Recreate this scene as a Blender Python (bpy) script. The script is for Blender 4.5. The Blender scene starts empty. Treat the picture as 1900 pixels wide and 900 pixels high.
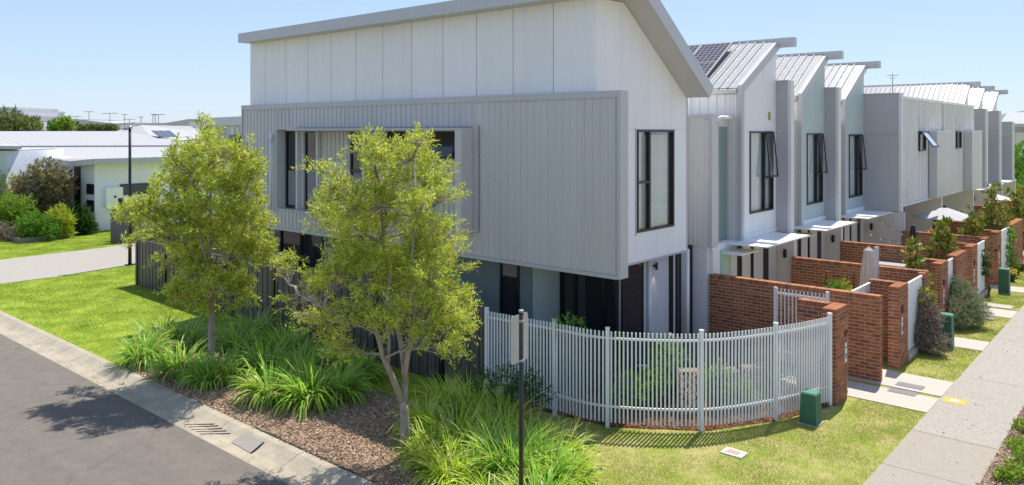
import bpy, math, random
import numpy as np
from mathutils import Vector, Matrix
S = bpy.context.scene
COL = S.collection
# ---------------------------------------------------------------- camera
H = 5.83                     # eye height above the lawn
F = 1439.0                   # focal length in photo pixels (1900 wide)
FW = (-0.6527, 0.7576); RT = (0.7576, 0.6527)
cam_d = bpy.data.cameras.new('camera'); cam = bpy.data.objects.new('camera', cam_d); COL.objects.link(cam)
cam_d.sensor_width = 36.0; cam_d.lens = 36.0*F/1900.0; cam_d.shift_y = -207.0/1900.0
cam_d.clip_start = 0.2; cam_d.clip_end = 4000
cam.location = (0, 0, H)
cam.rotation_euler = (math.radians(90), 0, math.atan2(-FW[0], FW[1]))
S.camera = cam
# ---------------------------------------------------------------- light
SUN = Vector((-0.085, 0.46, 1.0)).normalized()
EL = math.asin(SUN.z); AZ = math.atan2(SUN.x, SUN.y)
w = bpy.data.worlds.new('World'); S.world = w; w.use_nodes = True
nt = w.node_tree; bg = nt.nodes['Background']
sky = nt.nodes.new('ShaderNodeTexSky'); sky.sky_type = 'NISHITA'; sky.sun_disc = False
sky.sun_elevation = EL; sky.sun_rotation = AZ; sky.air_density = 1.0; sky.dust_density = 0.2; sky.ozone_density = 1.0
gm_ = nt.nodes.new('ShaderNodeGamma'); gm_.inputs['Gamma'].default_value = 0.48      # evens the clear sky out, all round
wb = nt.nodes.new('ShaderNodeVectorMath'); wb.operation = 'MULTIPLY'; wb.inputs[1].default_value = (1.86, 2.16, 2.78)   # white balance
nt.links.new(sky.outputs['Color'], gm_.inputs['Color']); nt.links.new(gm_.outputs[0], wb.inputs[0])
nt.links.new(wb.outputs[0], bg.inputs['Color']); bg.inputs['Strength'].default_value = 0.08
sl = bpy.data.lights.new('sun', 'SUN'); sl.energy = 3.2; sl.angle = math.radians(0.5); sl.color = (1.0, 0.955, 0.89)
so = bpy.data.objects.new('sun', sl); COL.objects.link(so); so.rotation_euler = SUN.to_track_quat('Z', 'Y').to_euler()
S.view_settings.view_transform = 'Standard'; S.view_settings.look = 'None'
S.view_settings.exposure = 0.92; S.view_settings.gamma = 1.0
random.seed(7); rng = np.random.default_rng(11)

# ---------------------------------------------------------------- helpers
def G(px, py, z=0.0):
    "ground point seen at a photo pixel"
    D = F*(H-z)/(py-243.0); t = (px-950.0)/F
    return (D*(FW[0]+t*RT[0]), D*(FW[1]+t*RT[1]), z)
def W(px, py, D):
    t = (px-950.0)/F
    return (D*(FW[0]+t*RT[0]), D*(FW[1]+t*RT[1]), H+(243.0-py)*D/F)

MATS = {}
LOWSPEC = {'lawn_soil', 'green_lawn_soil', 'mulch_soil', 'bark_chip', 'orange_chip', 'orange_mulch', 'brick', 'mortar', 'asphalt', 'kerb_concrete', 'exposed_aggregate', 'weathered_aggregate', 'far_ground', 'tree_bark', 'side_path_concrete', 'driveway_concrete'}
GAIN = {'melaleuca_leaf': 3.0, 'strappy_leaf': 2.8, 'yellow_strappy_leaf': 2.4, 'green_leaf': 1.7, 'bright_leaf': 1.5, 'yellow_leaf': 1.3, 'red_tip_leaf': 1.7, 'magnolia_leaf': 2.7, 'grey_shrub_leaf': 1.4, 'purple_shrub_leaf': 1.6, 'dark_leaf': 1.5, 'far_leaf': 1.3, 'bark_chip': 1.85, 'brick': 1.5}
def mat(name, col, rough=0.7, var=0.0, vscale=3.0, bump=0.0, bscale=40.0, metal=0.0, spec=0.5, col2=None, stretch=None, island=None, transl=0.0, coat=0.0):
    if name in MATS: return MATS[name]
    m = bpy.data.materials.new(name); m.use_nodes = True; MATS[name] = m
    n = m.node_tree.nodes; l = m.node_tree.links; b = n['Principled BSDF']
    b.inputs['Roughness'].default_value = rough; b.inputs['Metallic'].default_value = metal
    if name in LOWSPEC or 'leaf' in name or 'grass' in name: spec = .12 if 'strappy' not in name else .35
    b.inputs['Specular IOR Level'].default_value = spec; b.inputs['Coat Weight'].default_value = coat
    c = (*col, 1) if len(col) == 3 else col
    tc = n.new('ShaderNodeTexCoord'); vec = tc.outputs['Object']
    if stretch:
        mp = n.new('ShaderNodeMapping'); mp.inputs['Scale'].default_value = stretch; l.new(vec, mp.inputs['Vector']); vec = mp.outputs['Vector']
    out = None
    if island:
        ge = n.new('ShaderNodeNewGeometry'); oi = n.new('ShaderNodeObjectInfo')
        ad = n.new('ShaderNodeMath'); ad.operation = 'ADD'; l.new(ge.outputs['Random Per Island'], ad.inputs[0]); l.new(oi.outputs['Random'], ad.inputs[1])
        fr = n.new('ShaderNodeMath'); fr.operation = 'FRACT'; l.new(ad.outputs[0], fr.inputs[0])
        rp = n.new('ShaderNodeValToRGB'); rp.color_ramp.interpolation = 'LINEAR'
        els = rp.color_ramp.elements
        while len(els) < len(island): els.new(0.5)
        for i, cc in enumerate(island):
            els[i].position = i/(len(island)-1); gq = GAIN.get(name, 1.0); els[i].color = (min(.8, cc[0]*gq), min(.8, cc[1]*gq), min(.8, cc[2]*gq), 1)
        l.new(fr.outputs[0], rp.inputs[0]); out = rp.outputs['Color']
    if var > 0 or col2:
        nz = n.new('ShaderNodeTexNoise'); nz.inputs['Scale'].default_value = vscale; nz.inputs['Detail'].default_value = 8; nz.inputs['Roughness'].default_value = 0.65
        l.new(vec, nz.inputs['Vector'])
        if col2:
            r2 = n.new('ShaderNodeValToRGB'); r2.color_ramp.elements[0].position = .36; r2.color_ramp.elements[1].position = .64
            r2.color_ramp.elements[0].color = c; r2.color_ramp.elements[1].color = (*col2, 1)
            l.new(nz.outputs['Fac'], r2.inputs[0]); src = r2.outputs['Color']
            if out is None: out = src
        if var > 0:
            mr = n.new('ShaderNodeMapRange'); mr.inputs[1].default_value = .25; mr.inputs[2].default_value = .75
            mr.inputs[3].default_value = 1-var; mr.inputs[4].default_value = 1+var
            nz3 = n.new('ShaderNodeTexNoise'); nz3.inputs['Scale'].default_value = vscale*(3.7 if col2 else 1); nz3.inputs['Detail'].default_value = 8; nz3.inputs['Roughness'].default_value = .7
            l.new(vec, nz3.inputs['Vector']); l.new(nz3.outputs['Fac'], mr.inputs[0])
            mx = n.new('ShaderNodeVectorMath'); mx.operation = 'SCALE'
            if out is None:
                mx.inputs[0].default_value = c[:3]
            else: l.new(out, mx.inputs[0])
            l.new(mr.outputs[0], mx.inputs['Scale']); out = mx.outputs[0]
    if out is None: b.inputs['Base Color'].default_value = c
    else: l.new(out, b.inputs['Base Color'])
    if name in ('grey_cladding', 'fibre_cement', 'cream_cladding', 'white_roof_steel', 'far_white_roof', 'white_paint', 'exposed_aggregate', 'weathered_aggregate', 'kerb_concrete', 'dark_bronze_slats', 'blade_grey', 'white_render', 'bright_white_wall'):
        oi2 = n.new('ShaderNodeObjectInfo'); m1 = n.new('ShaderNodeMapRange'); m1.inputs[3].default_value = .97; m1.inputs[4].default_value = 1.025; l.new(oi2.outputs['Random'], m1.inputs[0])
        mpp = n.new('ShaderNodeMapping'); mpp.inputs['Scale'].default_value = (5, 5, .35); g_ = n.new('ShaderNodeNewGeometry'); l.new(g_.outputs['Position'], mpp.inputs['Vector'])
        sn = n.new('ShaderNodeTexNoise'); sn.inputs['Scale'].default_value = 1.6; sn.inputs['Detail'].default_value = 6; l.new(mpp.outputs[0], sn.inputs['Vector'])
        m2 = n.new('ShaderNodeMapRange'); m2.inputs[1].default_value = .35; m2.inputs[2].default_value = .7; m2.inputs[3].default_value = 1.012; m2.inputs[4].default_value = .972; l.new(sn.outputs['Fac'], m2.inputs[0])
        mm = n.new('ShaderNodeMath'); mm.operation = 'MULTIPLY'; l.new(m1.outputs[0], mm.inputs[0]); l.new(m2.outputs[0], mm.inputs[1])
        sc2 = n.new('ShaderNodeVectorMath'); sc2.operation = 'SCALE'
        if out is None: sc2.inputs[0].default_value = c[:3]
        else: l.new(out, sc2.inputs[0])
        l.new(mm.outputs[0], sc2.inputs['Scale']); out = sc2.outputs[0]; l.new(out, b.inputs['Base Color'])
    if bump > 0:
        nb = n.new('ShaderNodeTexNoise'); nb.inputs['Scale'].default_value = bscale; nb.inputs['Detail'].default_value = 5
        bp = n.new('ShaderNodeBump'); bp.inputs['Strength'].default_value = bump; bp.inputs['Distance'].default_value = 0.02
        l.new(vec, nb.inputs['Vector']); l.new(nb.outputs['Fac'], bp.inputs['Height']); l.new(bp.outputs[0], b.inputs['Normal'])
    if transl > 0:
        tr = n.new('ShaderNodeBsdfTranslucent'); ms = n.new('ShaderNodeMixShader'); ms.inputs[0].default_value = transl
        if out is None: tr.inputs['Color'].default_value = c
        else: l.new(out, tr.inputs['Color'])
        l.new(b.outputs[0], ms.inputs[1]); l.new(tr.outputs[0], ms.inputs[2]); l.new(ms.outputs[0], n['Material Output'].inputs['Surface'])
    return m

WHITE = mat('white_paint', (.87, .845, .815), .55, .035, 1.3, .03, 60)
WHITE2 = mat('white_render', (.84, .82, .79), .8, .05, 1.5, .25, 90)
PANEL = mat('fibre_cement', (.85, .825, .79), .5, .03, .8)
CLAD = mat('grey_cladding', (.57, .553, .53), .42, .05, .9, stretch=(1, 1, .25))
TRIM = mat('grey_trim', (.49, .485, .475), .4, .03, 1.2)
FASCIA = mat('fascia_grey', (.52, .515, .505), .4, .03, 1.2)
BLADE = mat('blade_grey', (.44, .44, .445), .55, .04, 1.1)
CREAM = mat('cream_cladding', (.74, .725, .69), .42, .04, 1.0, stretch=(1, 1, .3))
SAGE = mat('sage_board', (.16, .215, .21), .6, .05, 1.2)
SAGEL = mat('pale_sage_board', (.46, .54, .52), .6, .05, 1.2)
ROOF = mat('white_roof_steel', (.44, .425, .40), .35, .05, .8, stretch=(1, 1, 1))
BLACK = mat('black_frame', (.012, .012, .013), .35)
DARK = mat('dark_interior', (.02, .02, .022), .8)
GLASSD = mat('dark_glass', (.03, .033, .036), .04, spec=.8)
GLASSG = mat('frosted_green_glass', (.22, .29, .25), .25, .1, 1.5)
INTW = mat('inner_wall', (.24, .23, .23), .8)
CURT = mat('sheer_curtain', (.90, .91, .92), .8, .08, 9, stretch=(1, 1, .1))
def glass_clear():
    m = bpy.data.materials.new('clear_glass'); m.use_nodes = True; n = m.node_tree.nodes; l = m.node_tree.links
    n.remove(n['Principled BSDF'])
    t = n.new('ShaderNodeBsdfTransparent'); t.inputs[0].default_value = (.92, .94, .94, 1); g = n.new('ShaderNodeBsdfGlossy'); g.inputs['Roughness'].default_value = .01
    lw = n.new('ShaderNodeLayerWeight'); lw.inputs[0].default_value = .35; mp = n.new('ShaderNodeMapRange'); mp.inputs[3].default_value = .04; mp.inputs[4].default_value = .38
    l.new(lw.outputs['Fresnel'], mp.inputs[0]); mx = n.new('ShaderNodeMixShader'); l.new(mp.outputs[0], mx.inputs[0])
    l.new(t.outputs[0], mx.inputs[1]); l.new(g.outputs[0], mx.inputs[2]); l.new(mx.outputs[0], n['Material Output'].inputs['Surface']); return m
GLASS = glass_clear()
BRONZE = mat('dark_bronze_slats', (.105, .09, .08), .5, .08, 2)
FENCEW = mat('white_powdercoat', (.80, .81, .81), .4)
BRICK = mat('brick', (.2, .08, .05), .85, .22, 9, .5, 50, island=[(.17, .068, .030), (.26, .098, .048), (.20, .074, .040), (.31, .125, .056), (.16, .068, .038), (.29, .125, .056), (.22, .088, .036), (.12, .062, .044), (.29, .115, .046)])
MORTAR = mat('mortar', (.66, .50, .39), .95, .12, 20)
CONC = mat('kerb_concrete', (.40, .345, .26), .9, .26, 2.2, .3, 120)
PATHL = mat('exposed_aggregate', (.46, .41, .345), .9, .16, 24, .5, 160, col2=(.33, .295, .25))
PATHD = mat('weathered_aggregate', (.41, .355, .29), .9, .12, 26, .5, 160, col2=(.34, .295, .24))
PATHS = mat('side_path_concrete', (.50, .45, .38), .9, .08, 6, .3, 120)
GRASS = mat('lawn_soil', (.26, .31, .05), .95, .2, 1.6, .8, 90, col2=(.46, .39, .16))
GB = mat('grass_blade', (.1, .2, .02), .6, transl=.35, island=[(.19, .29, .02), (.32, .42, .035), (.24, .36, .025), (.44, .42, .09), (.28, .36, .03), (.52, .44, .16), (.22, .33, .02)])
MULCHM = mat('mulch_soil', (.26, .185, .125), .95, .3, 2.2, .9, 60, col2=(.46, .34, .235))
CHIP = mat('bark_chip', (.2, .14, .1), .9, island=[(.11, .075, .052), (.30, .215, .15), (.21, .145, .10), (.40, .30, .21), (.17, .12, .085), (.26, .18, .125)])
CHIPO = mat('orange_chip', (.2, .14, .1), .9, island=[(.20, .085, .04), (.38, .19, .10), (.28, .12, .06), (.42, .24, .14)])
BARK = mat('tree_bark', (.46, .38, .30), .9, .35, 10, .8, 30, col2=(.27, .22, .18), stretch=(1, 1, .25))
STEM = mat('brown_stem', (.10, .07, .045), .9, .2, 10)
LEAFM = mat('melaleuca_leaf', (.2, .25, .04), .45, transl=.5, island=[(.15, .19, .022), (.25, .28, .028), (.18, .22, .028), (.38, .35, .035), (.10, .15, .022), (.28, .29, .06), (.18, .25, .03), (.30, .21, .08), (.05, .085, .012), (.14, .20, .03), (.24, .16, .05), (.08, .13, .018)])
LOMA = mat('strappy_leaf', (.1, .2, .03), .4, transl=.4, island=[(.06, .14, .018), (.14, .24, .025), (.09, .19, .02), (.22, .29, .03), (.09, .20, .02), (.27, .22, .09), (.03, .07, .008), (.17, .28, .03), (.10, .20, .02), (.19, .13, .06)])
LOMY = mat('yellow_strappy_leaf', (.1, .2, .03), .4, transl=.4, island=[(.11, .20, .012), (.24, .31, .02), (.14, .24, .014), (.32, .34, .04), (.12, .22, .012), (.34, .30, .12), (.04, .08, .008), (.26, .33, .02), (.30, .27, .09), (.16, .25, .012)])
GREENL = mat('green_leaf', (.1, .2, .03), .45, transl=.3, island=[(.04, .10, .015), (.10, .21, .02), (.06, .15, .018), (.17, .28, .03), (.05, .12, .02)])
BRIGHTL = mat('bright_leaf', (.1, .2, .03), .45, transl=.35, island=[(.09, .18, .018), (.22, .33, .03), (.05, .11, .012), (.14, .24, .02), (.34, .38, .06), (.10, .20, .02)])
YELLOWL = mat('yellow_leaf', (.1, .2, .03), .45, transl=.35, island=[(.25, .30, .03), (.45, .45, .04), (.18, .28, .03), (.5, .42, .06)])
REDL = mat('red_tip_leaf', (.1, .2, .03), .45, transl=.3, island=[(.07, .11, .03), (.26, .12, .07), (.11, .15, .05), (.14, .18, .06), (.30, .13, .09), (.06, .10, .03), (.28, .28, .16), (.09, .14, .04)])
MAGL = mat('magnolia_leaf', (.1, .2, .03), .3, transl=.15, island=[(.035, .07, .012), (.10, .15, .02), (.05, .10, .015), (.25, .14, .05), (.22, .22, .04), (.04, .08, .012), (.17, .09, .035)])
GREYL = mat('grey_shrub_leaf', (.1, .2, .03), .6, transl=.25, island=[(.16, .18, .09), (.28, .28, .17), (.20, .22, .11), (.13, .16, .07)])
PURPL = mat('purple_shrub_leaf', (.1, .1, .08), .6, transl=.2, island=[(.11, .085, .07), (.20, .16, .13), (.28, .23, .18), (.09, .075, .05)])
DKL = mat('dark_leaf', (.1, .2, .03), .5, transl=.2, island=[(.02, .05, .012), (.05, .10, .02), (.03, .07, .015)])
FARL = mat('far_leaf', (.1, .2, .03), .6, transl=.3, island=[(.10, .14, .04), (.18, .21, .05), (.13, .17, .05), (.24, .22, .08)])
BOXG = mat('green_plastic', (.035, .13, .075), .55, .08, 4)
STEELG = mat('galvanised', (.42, .41, .39), .45, .06, 5, metal=.4)
TIMB = mat('weathered_timber', (.22, .19, .15), .9, .3, 6, stretch=(1, 1, 1))
PLASTIC = mat('white_pvc', (.72, .73, .72), .4)
CLOTHB = mat('beige_cloth', (.66, .55, .48), .9, .1, 5)
CLOTHW = mat('white_cloth', (.46, .455, .44), .85, .04, 3)
CLOTHBL = mat('navy_cloth', (.035, .04, .075), .9)

class MB:
    def __init__(s): s.v = []; s.f = []
    def box(s, a, b):
        x0, y0, z0 = [min(p, q) for p, q in zip(a, b)]; x1, y1, z1 = [max(p, q) for p, q in zip(a, b)]
        i = len(s.v)
        s.v += [(x0,y0,z0),(x1,y0,z0),(x1,y1,z0),(x0,y1,z0),(x0,y0,z1),(x1,y0,z1),(x1,y1,z1),(x0,y1,z1)]
        s.f += [tuple(i+k for k in q) for q in ((0,3,2,1),(4,5,6,7),(0,1,5,4),(1,2,6,5),(2,3,7,6),(3,0,4,7))]
        return s
    def obox(s, o, u, v, w_):
        "box from corner o along three edge vectors"
        o, u, v, w_ = map(Vector, (o, u, v, w_)); i = len(s.v)
        s.v += [tuple(p) for p in (o, o+u, o+u+v, o+v, o+w_, o+u+w_, o+u+v+w_, o+v+w_)]
        s.f += [tuple(i+k for k in q) for q in ((0,3,2,1),(4,5,6,7),(0,1,5,4),(1,2,6,5),(2,3,7,6),(3,0,4,7))]
        return s
    def prism(s, poly, ext):
        "poly: 3D points of one face; ext: extrusion vector"
        e = Vector(ext); i = len(s.v); n = len(poly)
        s.v += [tuple(p) for p in poly] + [tuple(Vector(p)+e) for p in poly]
        s.f.append(tuple(range(i, i+n))[::-1]); s.f.append(tuple(range(i+n, i+2*n)))
        for k in range(n): s.f.append((i+k, i+(k+1) % n, i+n+(k+1) % n, i+n+k))
        return s
    def tube(s, pts, rad, n=8, cap=True):
        pts = [Vector(p) for p in pts]
        if not hasattr(rad, '__len__'): rad = [rad]*len(pts)
        i0 = len(s.v)
        for k, p in enumerate(pts):
            t = (pts[min(k+1, len(pts)-1)]-pts[max(k-1, 0)]).normalized()
            a = Vector((0, 0, 1)) if abs(t.z) < .9 else Vector((1, 0, 0))
            u = t.cross(a).normalized(); v = t.cross(u)
            for j in range(n):
                an = 2*math.pi*j/n; s.v.append(tuple(p+(u*math.cos(an)+v*math.sin(an))*rad[k]))
        for k in range(len(pts)-1):
            for j in range(n):
                a = i0+k*n+j; b = i0+k*n+(j+1) % n; s.f.append((a, b, b+n, a+n))
        if cap:
            s.f.append(tuple(range(i0, i0+n))); s.f.append(tuple(range(len(s.v)-n, len(s.v)))[::-1])
        return s
    def quad(s, a, b, c, d):
        i = len(s.v); s.v += [tuple(a), tuple(b), tuple(c), tuple(d)]; s.f.append((i, i+1, i+2, i+3)); return s
    def build(s, name, m, parent=None, smooth=False):
        ox = (0, 0, 0)
        if parent is not None: ox = parent['_o'] if '_o' in parent else (0, 0, 0)
        ox = tuple(ox)
        me = bpy.data.meshes.new(name)
        me.from_pydata([(x-ox[0], y-ox[1], z-ox[2]) for x, y, z in s.v], [], s.f)
        bmf(me)
        me.materials.append(m); me.validate()
        if smooth: me.shade_smooth()
        o = bpy.data.objects.new(name, me); COL.objects.link(o)
        if parent is not None: o.parent = parent; o['_o'] = ox
        return o
import bmesh
def bmf(me):
    b = bmesh.new(); b.from_mesh(me); bmesh.ops.recalc_face_normals(b, faces=b.faces); b.to_mesh(me); b.free()
def mesh_np(name, verts, nper, m, parent=None, smooth=False, faces=None):
    "fast mesh of many separate polygons with nper corners"
    me = bpy.data.meshes.new(name); n = len(verts)
    ox = tuple(parent['_o']) if parent is not None and '_o' in parent else (0, 0, 0)
    verts = np.asarray(verts, dtype=np.float32)-np.array(ox, dtype=np.float32)
    if faces is None: faces = np.arange(n, dtype=np.int32).reshape(-1, nper)
    nf = len(faces)
    me.vertices.add(n); me.vertices.foreach_set('co', verts.ravel())
    me.loops.add(nf*nper); me.loops.foreach_set('vertex_index', faces.ravel().astype(np.int32))
    me.polygons.add(nf); me.polygons.foreach_set('loop_start', np.arange(nf, dtype=np.int32)*nper)
    me.update(calc_edges=True); me.materials.append(m)
    o = bpy.data.objects.new(name, me); COL.objects.link(o)
    if parent is not None: o.parent = parent; o['_o'] = ox
    return o
def thing(name, label, cat, loc=(0, 0, 0), group=None):
    o = bpy.data.objects.new(name, None); COL.objects.link(o); o.location = loc; o.empty_display_size = .2
    o['label'] = label; o['category'] = cat; o['_o'] = tuple(loc)
    if group: o['group'] = group
    return o
def tag(o, label, cat, group=None):
    o['label'] = label; o['category'] = cat
    if group: o['group'] = group
    return o
def struct(o): o['kind'] = 'structure'; return o
def stuff(o, label=None, cat=None):
    o['kind'] = 'stuff'
    if label: o['label'] = label
    if cat: o['category'] = cat
    return o
def bx(name, a, b, m, parent=None): return MB().box(a, b).build(name, m, parent)

def ribbed(mb, o, u, v, n, L, Hh, pitch=.2, rw=.035, rh=.028, first=.05, thick=.006):
    "ribbed steel sheet: o corner, u along the sheet, v along ribs, n outward; closed body"
    o, u, v, n = map(Vector, (o, u, v, n)); prof = [(0, 0)]; x = first
    while x+rw*1.6 < L:
        prof += [(x, 0), (x+rw*.3, rh), (x+rw*1.1, rh), (x+rw*1.4, 0)]; x += pitch
    prof += [(L, 0), (L, -thick), (0, -thick)]
    mb.prism([tuple(o+u*a+n*b) for a, b in prof], v*Hh)
def ribbed_run(parent, name, o, u, v, n, L, Hh, m, sheet=.8, **k):
    "split in sheets laid side by side"
    o, u, v, n = map(Vector, (o, u, v, n)); x = 0; out = []
    while x < L-.02:
        w_ = min(sheet, L-x)
        if L-x-w_ < .1: w_ = L-x
        mb = MB(); ribbed(mb, o+u*x, u, v, n, w_-.003, Hh, **k); out.append(mb.build(name, m, parent)); x += w_
    return out

# bricks ----------------------------------------------------------
BRK = {}
def brick_mesh(dx, dy, dz):
    key = (round(dx, 4), round(dy, 4), round(dz, 4))
    if key not in BRK:
        me = bpy.data.meshes.new('brick'); mb = MB().box((0, 0, 0), key)
        me.from_pydata(mb.v, [], mb.f); bmf(me); me.materials.append(BRICK); BRK[key] = me
    return BRK[key]
def brick_wall(parent, x0, y0, x1, y1, h, faces, limit=300, z0=0.0):
    """solid brick wall in the box x0..x1, y0..y1; faces: which sides show bricks ('-y','+x','-x','+y').
    core of mortar, bricks proud of it, header bricks on edge along the top."""
    e = .006; ch = .086; jt = .015; bl = .24
    top = .11; n = int(round((h-top-.012)/ch)); ch = (h-top-.012)/n
    MB().box((x0+e, y0+e, z0), (x1-e, y1-e, z0+h-e)).build('mortar', MORTAR, parent)
    items = []
    for c in range(n):
        z = z0+c*ch+jt*.5; off = (c % 2)*bl/2
        for f in faces:
            ln = (x1-x0) if f in ('-y', '+y') else (y1-y0)
            a = -off
            while a < ln-.03:
                s_, t_ = max(a, 0), min(a+bl-jt, ln)
                if t_-s_ > .03:
                    j = random.uniform(-.0015, .0015)
                    if f == '-y': items.append((f, x0+s_, y0+j, z, t_-s_, .1, ch-jt))
                    if f == '+y': items.append((f, x0+s_, y1-.1+j, z, t_-s_, .1, ch-jt))
                    if f == '+x': items.append((f, x1-.1+j, y0+s_, z, .1, t_-s_, ch-jt))
                    if f == '-x': items.append((f, x0+j, y0+s_, z, .1, t_-s_, ch-jt))
                a += bl
    # coping
    zc = z0+n*ch+jt*.5
    ln = max(x1-x0, y1-y0); k = max(1, int(round(ln/.086))); st = ln/k
    for i in range(k):
        if x1-x0 >= y1-y0: items.insert(i, ('top', x0+i*st+.004, y0, zc, st-.008, y1-y0, top))
        else: items.insert(i, ('top', x0, y0+i*st+.004, zc, x1-x0, st-.008, top))
    # corners: two faces' bricks may coincide; push side faces 1.5 mm apart
    o0 = parent['_o']; rest = MB(); cnt = 0
    for (f, x, y, z, dx, dy, dz) in items:
        if f == '+x': x += .0025
        if f == '-x': x -= .0025
        if f == 'top': z += 0
        if f != '+y' and cnt < limit:
            o = bpy.data.objects.new('brick', brick_mesh(dx, dy, dz)); o.location = (x-o0[0], y-o0[1], z-o0[2]); o.parent = parent
            COL.objects.link(o); cnt += 1
        else: rest.box((x, y, z), (x+dx, y+dy, z+dz))
    if rest.v: stuff(rest.build('brick', BRICK, parent))

# vegetation ------------------------------------------------------
def unit(a): return a/np.maximum(np.linalg.norm(a, axis=1, keepdims=True), 1e-9)
def leaf_quads(pos, d, ln, wd):
    "pos N,3; d N,3 unit; ln,wd N -> 4N verts"
    r = unit(rng.normal(size=pos.shape)); s = unit(np.cross(d, r)); ln = ln[:, None]; wd = wd[:, None]
    n = np.cross(d, s)
    a = pos; c = pos+d*ln; b = pos+d*ln*.45+s*wd*.5+n*wd*.12; e = pos+d*ln*.45-s*wd*.5+n*wd*.12
    return np.stack([a, b, c, e], 1).reshape(-1, 3)
def sprigs(centers, dirs, per, ln, wd, reach, up=.25):
    "clusters of leaves along short twigs"
    n = len(centers); c = np.repeat(centers, per, 0); d = np.repeat(dirs, per, 0)
    t = rng.random((n*per, 1)); p = c+d*t*reach+rng.normal(size=c.shape)*reach*.12
    ld = unit(d*1.0+rng.normal(size=c.shape)*.75+np.array([0, 0, up]))
    L = ln*rng.uniform(.6, 1.25, n*per); Wd = wd*rng.uniform(.7, 1.3, n*per)
    return leaf_quads(p, ld, L, Wd)
def in_lobes(lobes, n, shell=.35):
    "random points in ellipsoid lobes (cx,cy,cz,rx,ry,rz), volume weighted, denser towards the skin"
    L = np.array(lobes, dtype=float); v = L[:, 3]*L[:, 4]*L[:, 5]; v = v**.8; idx = rng.choice(len(L), n, p=v/v.sum())
    d = unit(rng.normal(size=(n, 3))); r = rng.random(n)**shell
    return L[idx, :3]+d*r[:, None]*L[idx, 3:6], d, idx
def limb(mb, a, b, r0, r1, seg=5, wob=.08, sag=0.0, n=6):
    a = Vector(a); b = Vector(b); L = (b-a).length; pts = []; rr = []
    for i in range(seg+1):
        t = i/seg; p = a.lerp(b, t)
        if 0 < i < seg: p += Vector((random.gauss(0, 1), random.gauss(0, 1), random.gauss(0, .5)))*L*wob*.4
        p.z += sag*math.sin(math.pi*t)*L
        pts.append(p); rr.append(r0+(r1-r0)*t)
    mb.tube(pts, rr, n); return pts

def blade_clump(name, loc, R, hgt, nb, m, label, cat, group, spread=1.0, wd=.014, seg=5):
    ox = np.array(loc)
    th = rng.uniform(0, 2*np.pi, nb); rad = R*.28*np.sqrt(rng.random(nb)); ln = hgt*rng.uniform(.6, 1.2, nb)
    th2 = th+rng.normal(size=nb)*.6; lean = rng.uniform(.35, 1.3, nb)*spread
    base = np.stack([rad*np.cos(th), rad*np.sin(th), np.zeros(nb)], 1)
    out = np.stack([np.cos(th2), np.sin(th2), np.zeros(nb)], 1); side = np.stack([-np.sin(th2), np.cos(th2), np.zeros(nb)], 1)
    verts = np.zeros((nb, seg+1, 2, 3)); kink = rng.uniform(.7, 1.5, nb)
    side = unit(side+rng.normal(size=side.shape)*.25)
    p = base.copy()
    for i in range(seg+1):
        t = i/seg
        wv = (wd*rng.uniform(.7, 1.3, nb) if i == 0 else wv0)*(1.0 if t < .6 else max(.08, (1-t)/.4))
        if i == 0: wv0 = wv
        verts[:, i, 0] = p-side*wv[:, None]*.5; verts[:, i, 1] = p+side*wv[:, None]*.5
        ang = lean*(.45+2.3*t**1.15*kink); ang = np.minimum(ang, 2.75)
        step = ln/seg
        p = p+out*(np.sin(ang)*step)[:, None]+np.array([0, 0, 1])*(np.cos(ang)*step)[:, None]
    verts[..., 2] = np.maximum(verts[..., 2], .01)
    V = verts.reshape(-1, 3)+ox
    b0 = (np.arange(nb)*(seg+1)*2)[:, None]+(np.arange(seg)*2)[None, :]
    f = np.stack([b0, b0+1, b0+3, b0+2], -1).reshape(-1, 4)
    o = mesh_np(name, V-ox, 4, m, faces=f); o.location = loc
    tag(o, label, cat, group); return o

def shrub(name, lobes, nsp, per, ln, wd, reach, m, label, cat, group=None, stem_to=None, up=.3, stemr=.03):
    c = np.mean(np.array(lobes)[:, :2], 0); root = thing(name, label, cat, (float(c[0]), float(c[1]), 0.0), group)
    P, D, _ = in_lobes(lobes, nsp, .45); P[:, 2] = np.maximum(P[:, 2], .04)
    o = mesh_np('foliage', sprigs(P, unit(D+np.array([0, 0, up])), per, ln, wd, reach, up), 4, m, root)
    mb = MB()
    for (x, y, z, rx, ry, rz) in lobes[:10]:
        limb(mb, (c[0]+random.uniform(-.05, .05), c[1]+random.uniform(-.05, .05), 0), (x, y, z), stemr, stemr*.3)
    mb.build('stem', STEM, root); return root

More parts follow.
